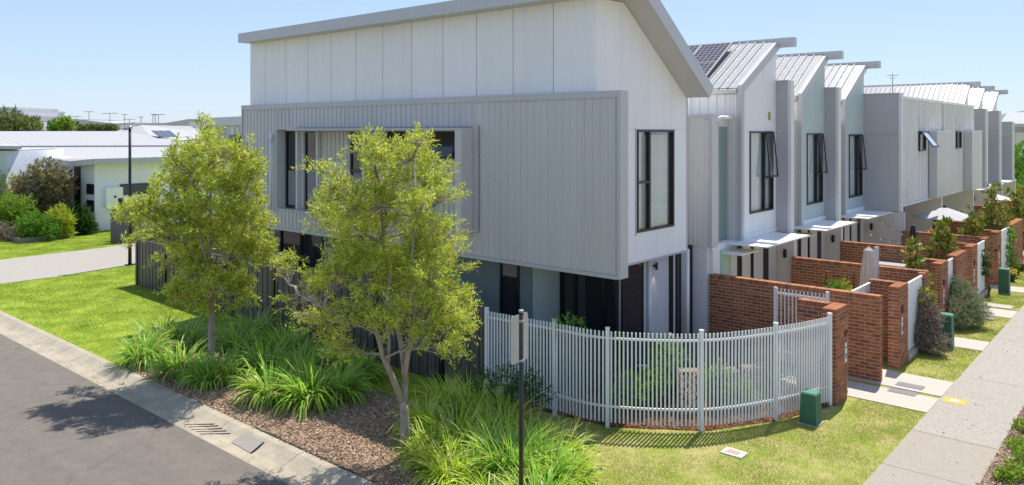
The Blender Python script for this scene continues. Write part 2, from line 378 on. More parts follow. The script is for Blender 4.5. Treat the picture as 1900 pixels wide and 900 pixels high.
def poly_scatter(poly, n, holes=()):
    P = np.array(poly)[:, :2]; lo = P.min(0); hi = P.max(0); res = []
    def inside(pts, Q):
        r = np.zeros(len(pts), bool); j = len(Q)-1
        for i in range(len(Q)):
            c = ((Q[i, 1] > pts[:, 1]) != (Q[j, 1] > pts[:, 1])) & (pts[:, 0] < (Q[j, 0]-Q[i, 0])*(pts[:, 1]-Q[i, 1])/(Q[j, 1]-Q[i, 1]+1e-12)+Q[i, 0])
            r ^= c; j = i
        return r
    a = rng.uniform(lo, hi, (n, 2)); k = inside(a, P)
    for hq in holes: k &= ~inside(a, np.array(hq)[:, :2])
    return a[k]
def grass_scatter(name, poly, dens, hgt, holes=(), wd=.006, label='', m=None):
    P = np.array(poly)[:, :2]; ar = np.prod(P.max(0)-P.min(0)); a = poly_scatter(poly, int(ar*dens), holes); n = len(a)
    # patchy: drop some where a low frequency pattern is low
    pat = np.sin(a[:, 0]*2.1+1.3*np.sin(a[:, 1]*1.7))*np.sin(a[:, 1]*2.6+1.1*np.sin(a[:, 0]*2.3)); k = rng.random(n) < .6+.4*pat
    a = a[k]; n = len(a); th = rng.uniform(0, 2*np.pi, n)
    s = np.stack([np.cos(th), np.sin(th), np.zeros(n)], 1)*wd*.5; b = np.concatenate([a, np.zeros((n, 1))], 1)
    tip = b+np.stack([rng.normal(size=n)*.4, rng.normal(size=n)*.4, np.ones(n)], 1)*(hgt*rng.uniform(.5, 1.3, n))[:, None]
    o = mesh_np(name, np.stack([b-s, b+s, tip], 1).reshape(-1, 3), 3, m or GB)
    return stuff(o, label, 'grass')
def chips(name, poly, dens, size, m, label, holes=(), z=.0):
    P = np.array(poly)[:, :2]; ar = np.prod(P.max(0)-P.min(0)); a = poly_scatter(poly, int(ar*dens), holes); n = len(a)
    p = np.concatenate([a, z+rng.uniform(.004, .03, (n, 1))], 1); d = unit(rng.normal(size=(n, 3))*np.array([1, 1, .35]))
    o = mesh_np(name, leaf_quads(p, d, size*rng.uniform(.5, 1.6, n), size*.45*rng.uniform(.6, 1.4, n)), 4, m)
    return stuff(o, label, 'mulch')
def sheet(name, poly, z, m, parent=None, thick=.0):
    mb = MB()
    if thick: mb.prism([(p[0], p[1], z-thick) for p in poly], (0, 0, thick))
    else:
        mb.v = [(p[0], p[1], z) for p in poly]; mb.f = [tuple(range(len(poly)))]
    return mb.build(name, m, parent)

# ================================================================ ground
EARTH = mat('far_ground', (.30, .30, .22), .95, .3, .05, col2=(.40, .38, .32))
struct(sheet('ground', [(-1500, -300), (400, -300), (400, 1500), (-1500, 1500)], -.13, EARTH))
ASPH = mat('asphalt', (.178, .156, .132), .92, .10, 4, .6, 220, col2=(.205, .18, .153))
def asphalt_fine():
    n = ASPH.node_tree.nodes; l = ASPH.node_tree.links; b = n['Principled BSDF']; src = b.inputs['Base Color'].links[0].from_socket
    v = n.new('ShaderNodeTexNoise'); v.inputs['Scale'].default_value = 110; v.inputs['Detail'].default_value = 3
    t = n.new('ShaderNodeTexCoord'); l.new(t.outputs['Object'], v.inputs['Vector'])
    mr = n.new('ShaderNodeMapRange'); mr.inputs[1].default_value = .3; mr.inputs[2].default_value = .7; mr.inputs[3].default_value = .45; mr.inputs[4].default_value = 1.6; l.new(v.outputs['Fac'], mr.inputs[0])
    m = n.new('ShaderNodeVectorMath'); m.operation = 'SCALE'; l.new(src, m.inputs[0]); l.new(mr.outputs[0], m.inputs['Scale']); l.new(m.outputs[0], b.inputs['Base Color'])
asphalt_fine()
def asphalt_wear():
    n = ASPH.node_tree.nodes; l = ASPH.node_tree.links; b = n['Principled BSDF']; src = b.inputs['Base Color'].links[0].from_socket
    t = n.new('ShaderNodeTexCoord')
    vo = n.new('ShaderNodeTexVoronoi'); vo.feature = 'DISTANCE_TO_EDGE'; vo.inputs['Scale'].default_value = .22
    nz = n.new('ShaderNodeTexNoise'); nz.inputs['Scale'].default_value = 1.3; nz.inputs['Detail'].default_value = 6
    ad = n.new('ShaderNodeVectorMath'); ad.operation = 'MULTIPLY_ADD'; ad.inputs[1].default_value = (.9, .9, 0); l.new(t.outputs['Object'], nz.inputs['Vector']); l.new(nz.outputs['Color'], ad.inputs[0]); l.new(t.outputs['Object'], ad.inputs[2]); l.new(ad.outputs[0], vo.inputs['Vector'])
    r = n.new('ShaderNodeMapRange'); r.inputs[1].default_value = .0; r.inputs[2].default_value = .012; r.inputs[3].default_value = .88; r.inputs[4].default_value = 1; l.new(vo.outputs['Distance'], r.inputs[0])
    mp = n.new('ShaderNodeMapping'); mp.inputs['Scale'].default_value = (.12, 1.1, 1); l.new(t.outputs['Object'], mp.inputs['Vector'])
    n2 = n.new('ShaderNodeTexNoise'); n2.inputs['Scale'].default_value = 1.5; n2.inputs['Detail'].default_value = 7; l.new(mp.outputs[0], n2.inputs['Vector'])
    r2 = n.new('ShaderNodeMapRange'); r2.inputs[1].default_value = .3; r2.inputs[2].default_value = .7; r2.inputs[3].default_value = .94; r2.inputs[4].default_value = 1.06; l.new(n2.outputs['Fac'], r2.inputs[0])
    m = n.new('ShaderNodeMath'); m.operation = 'MULTIPLY'; l.new(r.outputs[0], m.inputs[0]); l.new(r2.outputs[0], m.inputs[1])
    s_ = n.new('ShaderNodeVectorMath'); s_.operation = 'SCALE'; l.new(src, s_.inputs[0]); l.new(m.outputs[0], s_.inputs['Scale']); l.new(s_.outputs[0], b.inputs['Base Color'])
asphalt_wear()
struct(sheet('road', [(-90, -12), (10, -12), (10, 7.55), (-90, 7.55)], -.10, ASPH))
# terrain under lawns, driveway, houses
FENCEP = [(-11.5, 12.5), (-9.73, 12.63), (-8.53, 12.78), (-7.04, 13.81), (-6.17, 15.3), (-5.63, 16.86)]
struct(sheet('lawn', [(-90, 8.2), (6, 8.2), (6, 120), (-90, 120)], 0, GRASS, thick=.12))
LAWN2 = mat('green_lawn_soil', (.17, .27, .02), .95, .2, 1.5, .8, 90, col2=(.34, .40, .05))
GB2 = mat('green_grass_blade', (.1, .2, .02), .6, transl=.35, island=[(.17, .28, .025), (.30, .40, .04), (.20, .33, .03), (.38, .42, .06), (.24, .36, .035), (.44, .44, .12), (.18, .31, .03)])
struct(sheet('lawn', [(-90, 8.21), (-12.8, 8.21), (-12.8, 12.5), (-30, 13.0), (-31, 60), (-90, 60)], .004, LAWN2))
# ---- kerb: gutter plus rollover, cast in segments
kroot = bpy.data.objects.new('kerb', None); COL.objects.link(kroot); kroot['kind'] = 'structure'; kroot['_o'] = (0, 0, 0)
prof = [(7.38, -.105), (7.48, -.092), (7.72, -.085), (7.86, -.05), (8.0, .0), (8.06, .022), (8.2, .022), (8.2, -.12), (7.38, -.12)]
xk = -60.0
while xk < 4:
    L = 2.4
    if True:
        MB().prism([(xk, y, z) for y, z in prof], (L-.012, 0, 0)).build('kerb_segment', CONC, kroot)
    else:
        MB().prism([(xk, y, z) for y, z in [(7.38, -.105), (7.48, -.094), (7.72, -.09), (8.0, .035), (8.1, .06), (8.42, .06), (8.42, -.12), (7.38, -.12)]], (L-.012, 0, 0)).build('kerb_segment', CONC, kroot)
    xk += L
# drain slots and pit lid
dr = thing('storm_drain', 'concrete storm drain in the kerb with slotted grate', 'drain', (-14.8, 7.8, 0))
SLOT = mat('slot_dark', (.02, .016, .012), .9)
def kz(y): return float(np.interp(y, [7.48, 7.72, 7.86, 8.0, 8.06, 8.2], [-.092, -.086, -.05, .0, .022, .022]))
def kpt(px, py, up=.0):
    z = -.08
    for _ in range(8): p = G(px, py, z); z = kz(p[1])
    return Vector((p[0], p[1], z+up))
for a_, b_ in (((343.6, 787.5), (398.4, 786)), ((351, 792), (406, 789.4)), ((356.8, 797), (413.5, 794.3)), ((364.4, 800.7), (421, 798.8)), ((372, 805), (428.6, 803.8))):
    ps = [kpt(a_[0]+(b_[0]-a_[0])*i/6, a_[1]+(b_[1]-a_[1])*i/6) for i in range(7)]; mb = MB()
    for u0, u1 in zip(ps, ps[1:]): mb.obox(u0+Vector((0, 0, -.02)), u1-u0, Vector((.01, -.028, 0)), (0, 0, .024))
    mb.build('slot', SLOT, dr)
lid = [kpt(*q, up=.012) for q in ((429, 821), (457, 802), (489, 821), (464.5, 841.6))]
PLID = mat('pit_lid_grey', (.30, .275, .23), .85, .12, 8, .4, 90)
mb = MB(); mb.v = [tuple(p) for p in lid]+[(p.x, p.y, p.z-.06) for p in lid]; mb.f = [(0, 1, 2, 3), (7, 6, 5, 4)]+[(k, (k+1) % 4, 4+(k+1) % 4, 4+k) for k in range(4)]; mb.build('pit_lid', PLID, dr)
p, q = kpt(457, 801.5), kpt(640, 884); MB().obox((p.x, 8.20, 0), (q.x-p.x, 0, 0), (0, .05, 0), (0, 0, .028)).build('lid_rim', SLOT, dr)
MB().obox(lid[2]+Vector((0, 0, -.02)), lid[3]-lid[2], (.03, 0, 0), (0, 0, .024)).build('joint', SLOT, dr)
# ---- mulch bed
BED = [(-19.9, 8.2), (-7.55, 8.2), (-7.55, 11.15), (-14.4, 11.2), (-18.2, 11.3), (-19.6, 9.9)]
struct(sheet('garden_bed', BED, .006, MULCHM))
chips('leaf_litter', BED, 1500, .055, CHIP, 'brown bark and leaf litter over the kerbside garden bed')
ed = thing('bed_edging', 'thin timber edging between the mulch bed and the lawn strip', 'edging', (-12, 11.2, 0))
for a, b in zip(BED[1:], BED[2:]+BED[:1]):
    if a == BED[0] or b == BED[0]: continue
    a = Vector((*a, 0)); b = Vector((*b, 0)); d = (b-a); n = Vector((-d.y, d.x, 0)).normalized()*.03
    MB().obox(a+Vector((0, 0, -.02)), d, n, (0, 0, .06)).build('edge_board', TIMB, ed)
# ---- driveway on the left
DRV = [G(-260, 497), G(-1, 482.5), G(195, 459.5), G(236, 452), G(330, 440), G(330, 470), G(252, 488), G(235, 493), G(120, 512), G(0, 527), G(-160, 560)]
struct(sheet('driveway', [(p[0], p[1]) for p in DRV], .010, mat('driveway_concrete', (.37, .335, .29), .9, .1, 3, .3, 100)))
# ---- footpath slabs on the right
PX0, PX1 = -3.95, -2.5
pr = bpy.data.objects.new('footpath', None); COL.objects.link(pr); pr['kind'] = 'structure'; pr['_o'] = (0, 0, 0)
ys = [4, 10.4, 12.5, 14.5, 16.5, 20.9, 25.3, 29.7, 34.1, 38.5, 43, 50, 58, 70, 90]
for a, b in zip(ys, ys[1:]):
    bx('path_slab', (PX0, a, -.05), (PX1, b-.012, .022 if b < 17 else .024), PATHD if b < 17 else PATHL, pr)
OR = thing('path_marking', 'small orange painted rectangle with white mark on the footpath', 'marking', (-3.68, 18.85, .024))
bx('orange_paint', (-3.88, 18.66, .024), (-3.46, 19.04, .028), mat('orange_paint', (.78, .36, .03), .7, .1, 20), OR)
MB().prism([(-3.77, 18.80, .0285), (-3.62, 18.80, .0285), (-3.55, 18.86, .0285), (-3.64, 18.92, .0285), (-3.77, 18.92, .0285)], (0, 0, .002)).build('white_mark', WHITE, OR)
chips('path_litter', [(PX0, 10.5), (PX1, 10.5), (PX1, 40), (PX0, 40)], 5, .04, CHIP, 'stray leaves on the footpath', z=.024)
chips('gutter_litter', [(-30, 7.45), (-9, 7.45), (-9, 7.75), (-30, 7.75)], 30, .035, CHIP, 'stray leaves lying in the gutter', z=-.088)
# verge garden beyond the path
VB = [(-2.5, 4), (3, 4), (3, 31), (-2.5, 31)]
struct(sheet('verge_bed', VB, .006, MULCHM)); chips('verge_litter', [(-2.5, 10), (.5, 10), (.5, 24), (-2.5, 24)], 1800, .05, CHIP, 'bark and leaf litter beside the footpath')
# house entry paths
for i, (y0, y1, x0) in enumerate([(17.72, 18.8, -7.6), (19.0, 20.25, -6.1), (23.65, 24.75, -6.1), (28.35, 29.55, -6.1), (33.1, 34.2, -6.1), (42.2, 43.3, -6.1)]):
    struct(sheet('entry_path', [(x0, y0), (PX0-.01, y0), (PX0-.01, y1), (x0, y1)], .018, PATHS, thick=.05))
LIDM = mat('pit_cover', (.20, .19, .19), .8, .12, 10)
for i, (p, lab) in enumerate([((1689, 717.5), 'dark pit cover in the second entry path from the white fence'), ((1675, 729), 'dark pit cover in the entry path nearest the white fence'),
                              ((1826, 582), 'grey pit cover across the third entry path'), ((1826, 591), 'grey pit cover in the lawn edge before the third entry path')]):
    g = G(*p); o = bx('pit_cover', (g[0]-.28, g[1]-.15, .0), (g[0]+.28, g[1]+.15, .028), LIDM); tag(o, lab, 'pit cover', 'pit covers')
g = G(1849, 568); tag(bx('concrete_slab', (g[0]-.45, g[1]-.3, 0), (g[0]+.45, g[1]+.3, .024), PATHS), 'pale square concrete pit slab in the verge lawn', 'slab')
g = G(1362, 842); hy = thing('hydrant_plate', 'white topped concrete marker plate set in the front lawn', 'marker', (g[0], g[1], 0))
bx('surround', (g[0]-.2, g[1]-.14, 0), (g[0]+.2, g[1]+.14, .03), WHITE2, hy)
bx('cover', (g[0]-.13, g[1]-.09, .03), (g[0]+.11, g[1]+.075, .036), mat('pink_concrete', (.45, .29, .21), .9, .1, 9), hy)
# ---- garden inside the white fence
GARD = [(x+.06, y+.06) for x, y in FENCEP]+[(-6.5, 17.6), (-7.6, 17.6), (-9.9, 15.0), (-11.4, 14.2), (-11.5, 12.6)]
struct(sheet('front_garden', GARD, .012, mat('orange_mulch', (.20, .10, .055), .95, .3, 12, .8, 60)))
chips('orange_bark', GARD, 2600, .05, CHIPO, 'orange brown bark mulch inside the white fence', z=.01)
struct(sheet('patio', [(-11.6, 14.3), (-9.3, 14.3), (-7.6, 17.2), (-7.6, 19.1), (-11.6, 19.1)], .03, mat('patio_tile', (.12, .115, .11), .7, .1, 3)))
# ---- grass
YARD = [(-11.6, 12.5)]+[(x+.02, y-.03) for x, y in FENCEP]+[(-5.22, 17.72), (-9, 20), (-12, 16)]
grass_scatter('front_grass', [(-7.5, 9.8), (-3.97, 9.8), (-3.97, 17.7), (-5.3, 17.7), (-5.3, 16.8)]+[(x, y-.03) for x, y in FENCEP[::-1][1:]]+[(-11.6, 12.4), (-13, 12.4), (-13, 11.2), (-7.5, 11.2)], 4600, .032, wd=.0055, label='short lawn grass round the white curved fence')
grass_scatter('side_grass', [(-45, 8.22), (-19.8, 8.22), (-19.5, 9.9), (-18.1, 11.4), (-12.7, 11.3), (-12.7, 12.5), (-30, 13.0), (-30, 15), (-50, 20), (-60, 18), (-50, 11)], 1500, .04, wd=.011, m=GB2, label='bright lawn grass beside the road and dark fence', holes=[[(p[0], p[1]) for p in DRV]])
for y0, y1, k in [(20.3, 23.6, 0), (24.8, 28.3, 1), (29.6, 33.05, 2), (34.25, 42.1, 3)]:
    grass_scatter('verge_grass', [(-5.2, y0), (-3.97, y0), (-3.97, y1), (-5.2, y1)], 2500, .035, wd=.01, label=['lawn strip in front of the second house', 'lawn strip with the grey shrub in front of the third house', 'lawn strip beside the third green box', 'far lawn strip along the footpath'][k])

# ================================================================ corner house (house one)
h1 = thing('corner_townhouse', 'large two storey corner townhouse with grey ribbed upper box overhanging the ground floor', 'house', (-16, 16, 0))
XL = -23.56; YP = 13.93; YB = 13.66; XE = -9.6
# upper body: gable profile, set back at the street end to make room for the window reveal
prof = [(13.97, 2.80), (13.97, 8.72), (15.05, 8.77), (17.98, 6.70), (17.98, 2.80)]
MB().prism([(XL+.02, y, z) for y, z in [(13.97, 6.6), (13.97, 8.72), (15.05, 8.77), (17.98, 6.70), (17.98, 2.80), (14.42, 2.80), (14.42, 6.6)]], (XE-.5-XL, 0, 0)).build('wall', WHITE, h1)
bx('side_wing', (XL+.02, 17.98, 0), (-10.25, 19.15, 6.2), WHITE, h1)
# end wall panels round the big window (Y 14.31..15.90, z 3.63..5.85)
def endp(poly): MB().prism([(XE-.46, y, z) for y, z in poly], (.46, 0, 0)).build('wall_panel', WHITE, h1)
EY0, EY1, EZ0, EZ1 = 15.60, 17.34, 3.45, 5.86
ZL = EZ1+.004
endp([(13.95, 2.78), (14.70, 2.78), (14.70, EZ1), (13.95, EZ1)])
endp([(14.706, 2.78), (EY0-.003, 2.78), (EY0-.003, EZ1), (14.706, EZ1)])
endp([(EY0, 2.78), (16.5, 2.78), (16.5, EZ0), (EY0, EZ0)])
endp([(16.506, 2.78), (EY1, 2.78), (EY1, EZ0), (16.506, EZ0)])
endp([(EY1+.003, 2.78), (18.0, 2.78), (18.0, EZ1), (EY1+.003, EZ1)])
endp([(13.95, ZL), (14.94, ZL), (14.94, 8.755), (13.95, 8.72)])
endp([(14.946, ZL), (15.05, ZL), (16.15, ZL), (16.15, 7.99), (15.05, 8.76), (14.946, 8.755)])
endp([(16.156, ZL), (17.2, ZL), (17.2, 7.25), (16.156, 7.985)])
endp([(17.206, ZL), (18.0, ZL), (18.0, 6.69), (17.206, 7.245)])
bx('bottom_trim', (XE-.45, 13.96, 2.735), (XE+.02, 18.02, 2.78), TRIM, h1)
bx('corner_trim', (XE-.4, 18.0, 2.735), (XE+.012, 18.05, 6.7), TRIM, h1)
# fibre cement panels along the long side
jx = [-.0, ]
joints = [XL]+[YP*(FW[0]+((p-950)/F)*RT[0])/(FW[1]+((p-950)/F)*RT[1]) for p in (493, 531, 571, 614, 660, 710, 764, 822, 884, 952, 1027)]+[XE]
for a, b in zip(joints, joints[1:]):
    bx('wall_panel', (a+.011, YP, 6.62), (b-.011, YP+.035, 8.74), PANEL, h1)
bx('panel_backing', (XL+.01, YP+.035, 6.55), (XE-.01, YP+.041, 8.73), mat('joint_grey', (.16, .165, .17), .7), h1)
# grey ribbed box --------------------------------------------------
RX0, RX1, RZ0, RZ1 = -21.53, -13.0, 3.40, 5.87
ux, uz, ny = (1, 0, 0), (0, 0, 1), (0, -1, 0)
def clad(x0, x1, z0, z1, y=YB): ribbed_run(h1, 'cladding_sheet', (x0, y, z0), ux, uz, ny, x1-x0, z1-z0, CLAD)
clad(XL+.02, RX0-.02, 2.82, 6.53); clad(RX0-.017, RX1, RZ1+.002, 6.53); clad(RX0-.017, RX1, 2.82, RZ0-.01); clad(RX1+.003, -8.885, 2.82, 6.53)
core = MB(); core.box((XL, YB+.012, 2.77), (RX0-.045, 14.40, 6.6)); core.box((RX0+.001, YB+.012, RZ1), (RX1-.001, 14.40, 6.6)); core.box((RX0+.001, YB+.012, 2.77), (RX1-.001, 14.40, RZ0-.012)); core.box((RX1, YB+.012, 2.77), (XE-.48, 14.40, 6.6)); core.box((XE-.479, YB+.012, 2.775), (-8.87, 13.92, 6.6))
core.build('box_frame', CLAD, h1)
ribbed_run(h1, 'cladding_sheet', (RX0, 14.05, RZ0), ux, uz, ny, RX1-RX0, RZ1-RZ0, CLAD)
bx('recess_back', (RX0, 14.06, RZ0), (RX1, 14.38, RZ1), CLAD, h1)
bx('coping', (XL-.03, YB-.035, 6.53), (-8.78, 13.925, 6.675), TRIM, h1)
bx('end_trim', (-8.868, YB-.034, 2.75), (-8.781, 13.93, 6.529), TRIM, h1)
bx('end_trim', (XL-.03, YB-.032, 2.75), (XL+.015, 14.38, 6.529), TRIM, h1)
bx('bottom_trim', (XL-.02, YB-.030, 2.735), (-8.87, 13.9, 2.815), TRIM, h1)
bx('soffit', (XL, 13.9, 2.742), (XE-.46, 17.9, 2.779), WHITE, h1)
bx('sill', (RX0, YB-.03, RZ0-.03), (RX1, 14.02, RZ0), TRIM, h1)
bx('reveal', (RX0-.04, YB-.032, RZ0), (RX0, 14.02, RZ1), CREAM, h1)
# sliding hood and side fin
MB().prism([(-20.36, 14.0, 5.80), (-20.36, 13.24, 5.835), (-20.36, 13.21, 5.845), (-20.36, 13.21, 5.895), (-20.36, 14.0, 5.93)], (7.37-.005, 0, 0)).build('hood', TRIM, h1)
bx('side_fin', (-13.20, 13.215, 3.40), (-12.985, 13.64, 5.90), CLAD, h1)
bx('fin_back_plate', (-12.982, 13.60, 3.385), (-12.80, 13.632, 5.96), TRIM, h1)
bx('hood_track', (-20.5, 13.60, 5.935), (-12.983, 13.632, 5.96), TRIM, h1)
def xat(px, Y):
    t = (px-950)/F; return Y*(FW[0]+t*RT[0])/(FW[1]+t*RT[1])
def yat(px, X):
    t = (px-950)/F; return X*(FW[1]+t*RT[1])/(FW[0]+t*RT[0])
def win_y(parent, x0, x1, z0, z1, Y, mull=(), trans=(), glass=GLASSD, fw=.05, dep=.05, mat_f=None, backing=True, name='window'):
    "framed window facing -Y; frame is the part, pane the sub-part"
    mb = MB(); mf = mat_f or BLACK
    mb.box((x0, Y-dep, z0), (x0+fw, Y+.02, z1)); mb.box((x1-fw, Y-dep, z0), (x1, Y+.02, z1)); mb.box((x0+fw, Y-dep+.002, z0), (x1-fw, Y+.02, z0+fw)); mb.box((x0+fw, Y-dep+.002, z1-fw), (x1-fw, Y+.02, z1))
    for x in mull: mb.box((x-fw*.5, Y-dep+.004, z0+fw), (x+fw*.5, Y+.02, z1-fw))
    for z in trans: mb.box((x0+fw, Y-dep+.006, z-fw*.5), (x1-fw, Y+.02, z+fw*.5))
    f = mb.build(name, mf, parent); 
    xs = [x0+fw]+list(mull)+[x1-fw]
    for a, b in zip(xs, xs[1:]): bx('pane', (a, Y-.012, z0+fw), (b, Y-.004, z1-fw), glass, f)
    return f
def win_x(parent, y0, y1, z0, z1, X, mull=(), trans=(), glass=GLASSD, fw=.05, dep=.05, name='window'):
    mb = MB()
    mb.box((X-.02, y0, z0), (X+dep, y0+fw, z1)); mb.box((X-.02, y1-fw, z0), (X+dep, y1, z1)); mb.box((X-.02, y0+fw, z0), (X+dep-.002, y1-fw, z0+fw)); mb.box((X-.02, y0+fw, z1-fw), (X+dep-.002, y1-fw, z1))
    for y in mull: mb.box((X-.02, y-fw*.6, z0+fw), (X+dep-.004, y+fw*.6, z1-fw))
    for (ya, yb, z) in trans: mb.box((X-.02, ya, z-fw*.5), (X+dep-.006, yb, z+fw*.5))
    f = mb.build(name, BLACK, parent)
    ysx = [y0+fw]+list(mull)+[y1-fw]
    for a, b in zip(ysx, ysx[1:]): bx('pane', (X+.004, a, z0+fw), (X+.012, b, z1-fw), glass, f)
    return f
BLIND = mat('grey_blind', (.22, .23, .24), .6)
Yw = 14.02
for (a, b) in ((534, 553.5), (569, 591), (653, 677)):
    x0, x1 = xat(a, Yw), xat(b, Yw); f = win_y(h1, x0, x1, RZ0+.02, RZ1-.03, Yw-.03, trans=(4.68,), fw=.07)
    bx('blind', (x0+.1, Yw-.046, 3.5), (x1-.09, Yw-.043, 4.58), BLIND, f)
    bx('jamb_trim', (x1, Yw-.10, RZ0), (x1+.07, Yw+.02, RZ1-.01), CREAM, h1)
for (a, b) in ((724, 750), (801, 857)):
    x0, x1 = xat(a, Yw), xat(b, Yw); zt, zb = RZ1-.03, 5.12
    mb = MB(); mb.box((x0, Yw-.08, zb), (x0+.05, Yw, zt)).box((x1-.05, Yw-.08, zb), (x1, Yw, zt)).box((x0+.05, Yw-.078, zb), (x1-.05, Yw, zb+.05)).box((x0+.05, Yw-.078, zt-.05), (x1-.05, Yw, zt))
    f = mb.build('window', BLACK, h1); bx('dark_room', (x0+.05, Yw-.03, zb+.05), (x1-.05, Yw-.02, zt-.05), DARK, f)
    # sash hinged on top, swung out
    o = Vector((x0+.02, Yw-.08, zt-.02)); d = Vector((0, -.22, -.66)).normalized()*.70; n = Vector((0, -1, .33)).normalized()*.03
    sm = MB(); Lx = x1-x0-.04
    sm.obox(o, (.05, 0, 0), d, n).obox(o+Vector((Lx-.05, 0, 0)), (.05, 0, 0), d, n).obox(o+d*.94+Vector((.05, 0, 0)), (Lx-.1, 0, 0), d*.06, n).obox(o+Vector((.05, 0, 0)), (Lx-.1, 0, 0), d*.06, n)
    sm.build('sash', BLACK, f); MB().obox(o+Vector((.05, 0, 0))+d*.06+n*.4, (Lx-.1, 0, 0), d*.88, n*.2).build('pane', GLASSD, f)
    bx('window_sill', (x0-.03, Yw-.06, zb-.05), (x1+.03, Yw, zb-.005), TRIM, h1)
# wall downpipe on the box
MB().tube([(xat(500, 13.5), 13.56, 3.3), (xat(500, 13.5), 13.56, 5.55)], .035, 8).tube([(xat(500, 13.5), 13.56, 5.5), (xat(500, 13.5), 13.56, 5.75)], .055, 8).build('downpipe', PLASTIC, h1, True)
# end window with curtains
f = win_x(h1, EY0, EY1, EZ0, EZ1, XE-.06, mull=(16.17,), trans=((EY0+.05, 16.17, 4.62),), glass=GLASS, fw=.055, dep=.085)
def curtain(parent, X, y0, y1, z0, z1, amp=.05, wl=.16, m=None):
    n = int((y1-y0)/.02); mb = MB()
    ph = 0; pts = []
    for i in range(n+1):
        y = y0+(y1-y0)*i/n; pts.append((X+amp*math.sin(y/wl*2*math.pi+1.5*math.sin(y*3.1)), y))
    for i, (x, y) in enumerate(pts): mb.v += [(x, y, z0), (x, y, z1)]
    for i in range(n): mb.f.append((2*i, 2*i+2, 2*i+3, 2*i+1))
    return mb.build('curtain', m or CURT, parent)
curtain(f, XE-.17, 16.24, 17.22, EZ0+.03, 5.74, .05, .17); curtain(f, XE-.17, EY0+.08, 16.06, EZ0+.03, 5.80, .03, .1)
bx('room_back', (XE-.495, EY0+.01, EZ0+.01), (XE-.47, EY1-.01, EZ1-.01), INTW, f)
bx('window_trim', (XE-.02, EY0-.07, EZ0-.06), (XE+.015, EY0-.03, EZ1+.03), TRIM, h1)
# roof
MB().prism([(-23.45, y, z) for y, z in [(13.47, 8.73), (13.47, 9.02), (15.12, 9.10), (18.24, 6.93), (18.02, 6.68), (15.06, 8.775), (13.95, 8.73)]], (14.45, 0, 0)).build('roof', FASCIA, h1)
nx = 3
for i in range(nx): bx('fascia_board', (-23.47+i*4.83, 13.44, 8.72), (-23.47+(i+1)*4.83-.006, 13.468, 9.03), FASCIA, h1)
MB().prism([(-8.998, y, z) for y, z in [(13.45, 8.72), (13.45, 9.035), (15.14, 9.115), (18.26, 6.94), (18.03, 6.665), (15.05, 8.76)]], (.03, 0, 0)).build('barge_board', FASCIA, h1)
# wall bell
bx('vent', (-9.598, 13.99, 6.17), (-9.54, 14.07, 6.34), mat('vent_olive', (.35, .36, .28), .6), h1)
# ground floor
YG = 14.3
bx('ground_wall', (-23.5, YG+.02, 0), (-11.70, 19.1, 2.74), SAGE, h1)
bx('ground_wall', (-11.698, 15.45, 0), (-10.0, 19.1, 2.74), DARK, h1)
gx = [-23.5, -22.34]; x = -19.98
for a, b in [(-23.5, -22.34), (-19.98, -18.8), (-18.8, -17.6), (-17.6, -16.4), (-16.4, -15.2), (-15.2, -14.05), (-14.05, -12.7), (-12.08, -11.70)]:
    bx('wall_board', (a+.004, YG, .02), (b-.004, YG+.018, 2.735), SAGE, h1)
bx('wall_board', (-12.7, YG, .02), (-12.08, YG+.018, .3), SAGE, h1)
win_y(h1, -12.7, -12.09, .3, 2.68, YG+.03, fw=.055, dep=.06); bx('roller_blind', (-12.63, YG+.006, 2.28), (-12.16, YG+.010, 2.62), mat('bamboo_blind', (.24, .215, .18), .8, .2, 40, stretch=(.1, 1, 3)), h1)
win_y(h1, -22.34, -19.98, .08, 2.66, YG+.03, mull=(-21.15,), fw=.08, dep=.07, name='sliding_door')
# corner recess
bx('wall_board', (-11.698, YG+.03, .03), (-11.66, 15.38, 2.735), SAGEL, h1)  # side face given a paler sage for the light it catches
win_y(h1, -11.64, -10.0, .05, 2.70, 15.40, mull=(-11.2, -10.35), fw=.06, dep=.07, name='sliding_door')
bx('inner_wall', (-11.1, 15.43, .05), (-10.5, 15.445, 2.7), INTW, h1)
bx('ground_wall', (-9.998, 15.45, 0), (-9.95, 18.6, 2.735), mat('grey_render', (.55, .55, .55), .8, .05, 2), h1)
win_x(h1, 15.46, 16.42, .05, 2.7, -9.935, mull=(), fw=.05, dep=.03, name='glass_door')
bx('wall_board', (-9.948, 16.43, .03), (-9.93, 16.55, 2.73), SAGEL, h1)
MB().tube([(-9.88, 16.64, 0), (-9.88, 16.64, 2.73)], .045, 10).build('downpipe', PLASTIC, h1, True)
for a, b in ((17.72, 17.86), (18.06, 18.28)): win_x(h1, a, b, .05, 2.72, -9.93, fw=.03, dep=.03)
MB().tube([(-9.80, 18.42, 0), (-9.80, 18.42, 2.73)], .06, 10).build('post', WHITE, h1, True)
la = MB().tube([(-9.86, 16.95, 2.38), (-9.86, 16.95, 2.56)], .035, 10).box((-9.94, 16.93, 2.44), (-9.88, 16.97, 2.50)).build('wall_lamp', BLACK, h1)
sp = bpy.data.lights.new('lamp_light', 'SPOT'); sp.energy = 2.5; sp.spot_size = math.radians(60); sp.spot_blend = .6; sp.color = (1, .8, .5); sp.shadow_soft_size = .02
spo = bpy.data.objects.new('lamp_light', sp); COL.objects.link(spo); spo.parent = la; spo.location = (-9.86+16, 16.95-16, 2.36); spo['_o'] = (0, 0, 0)

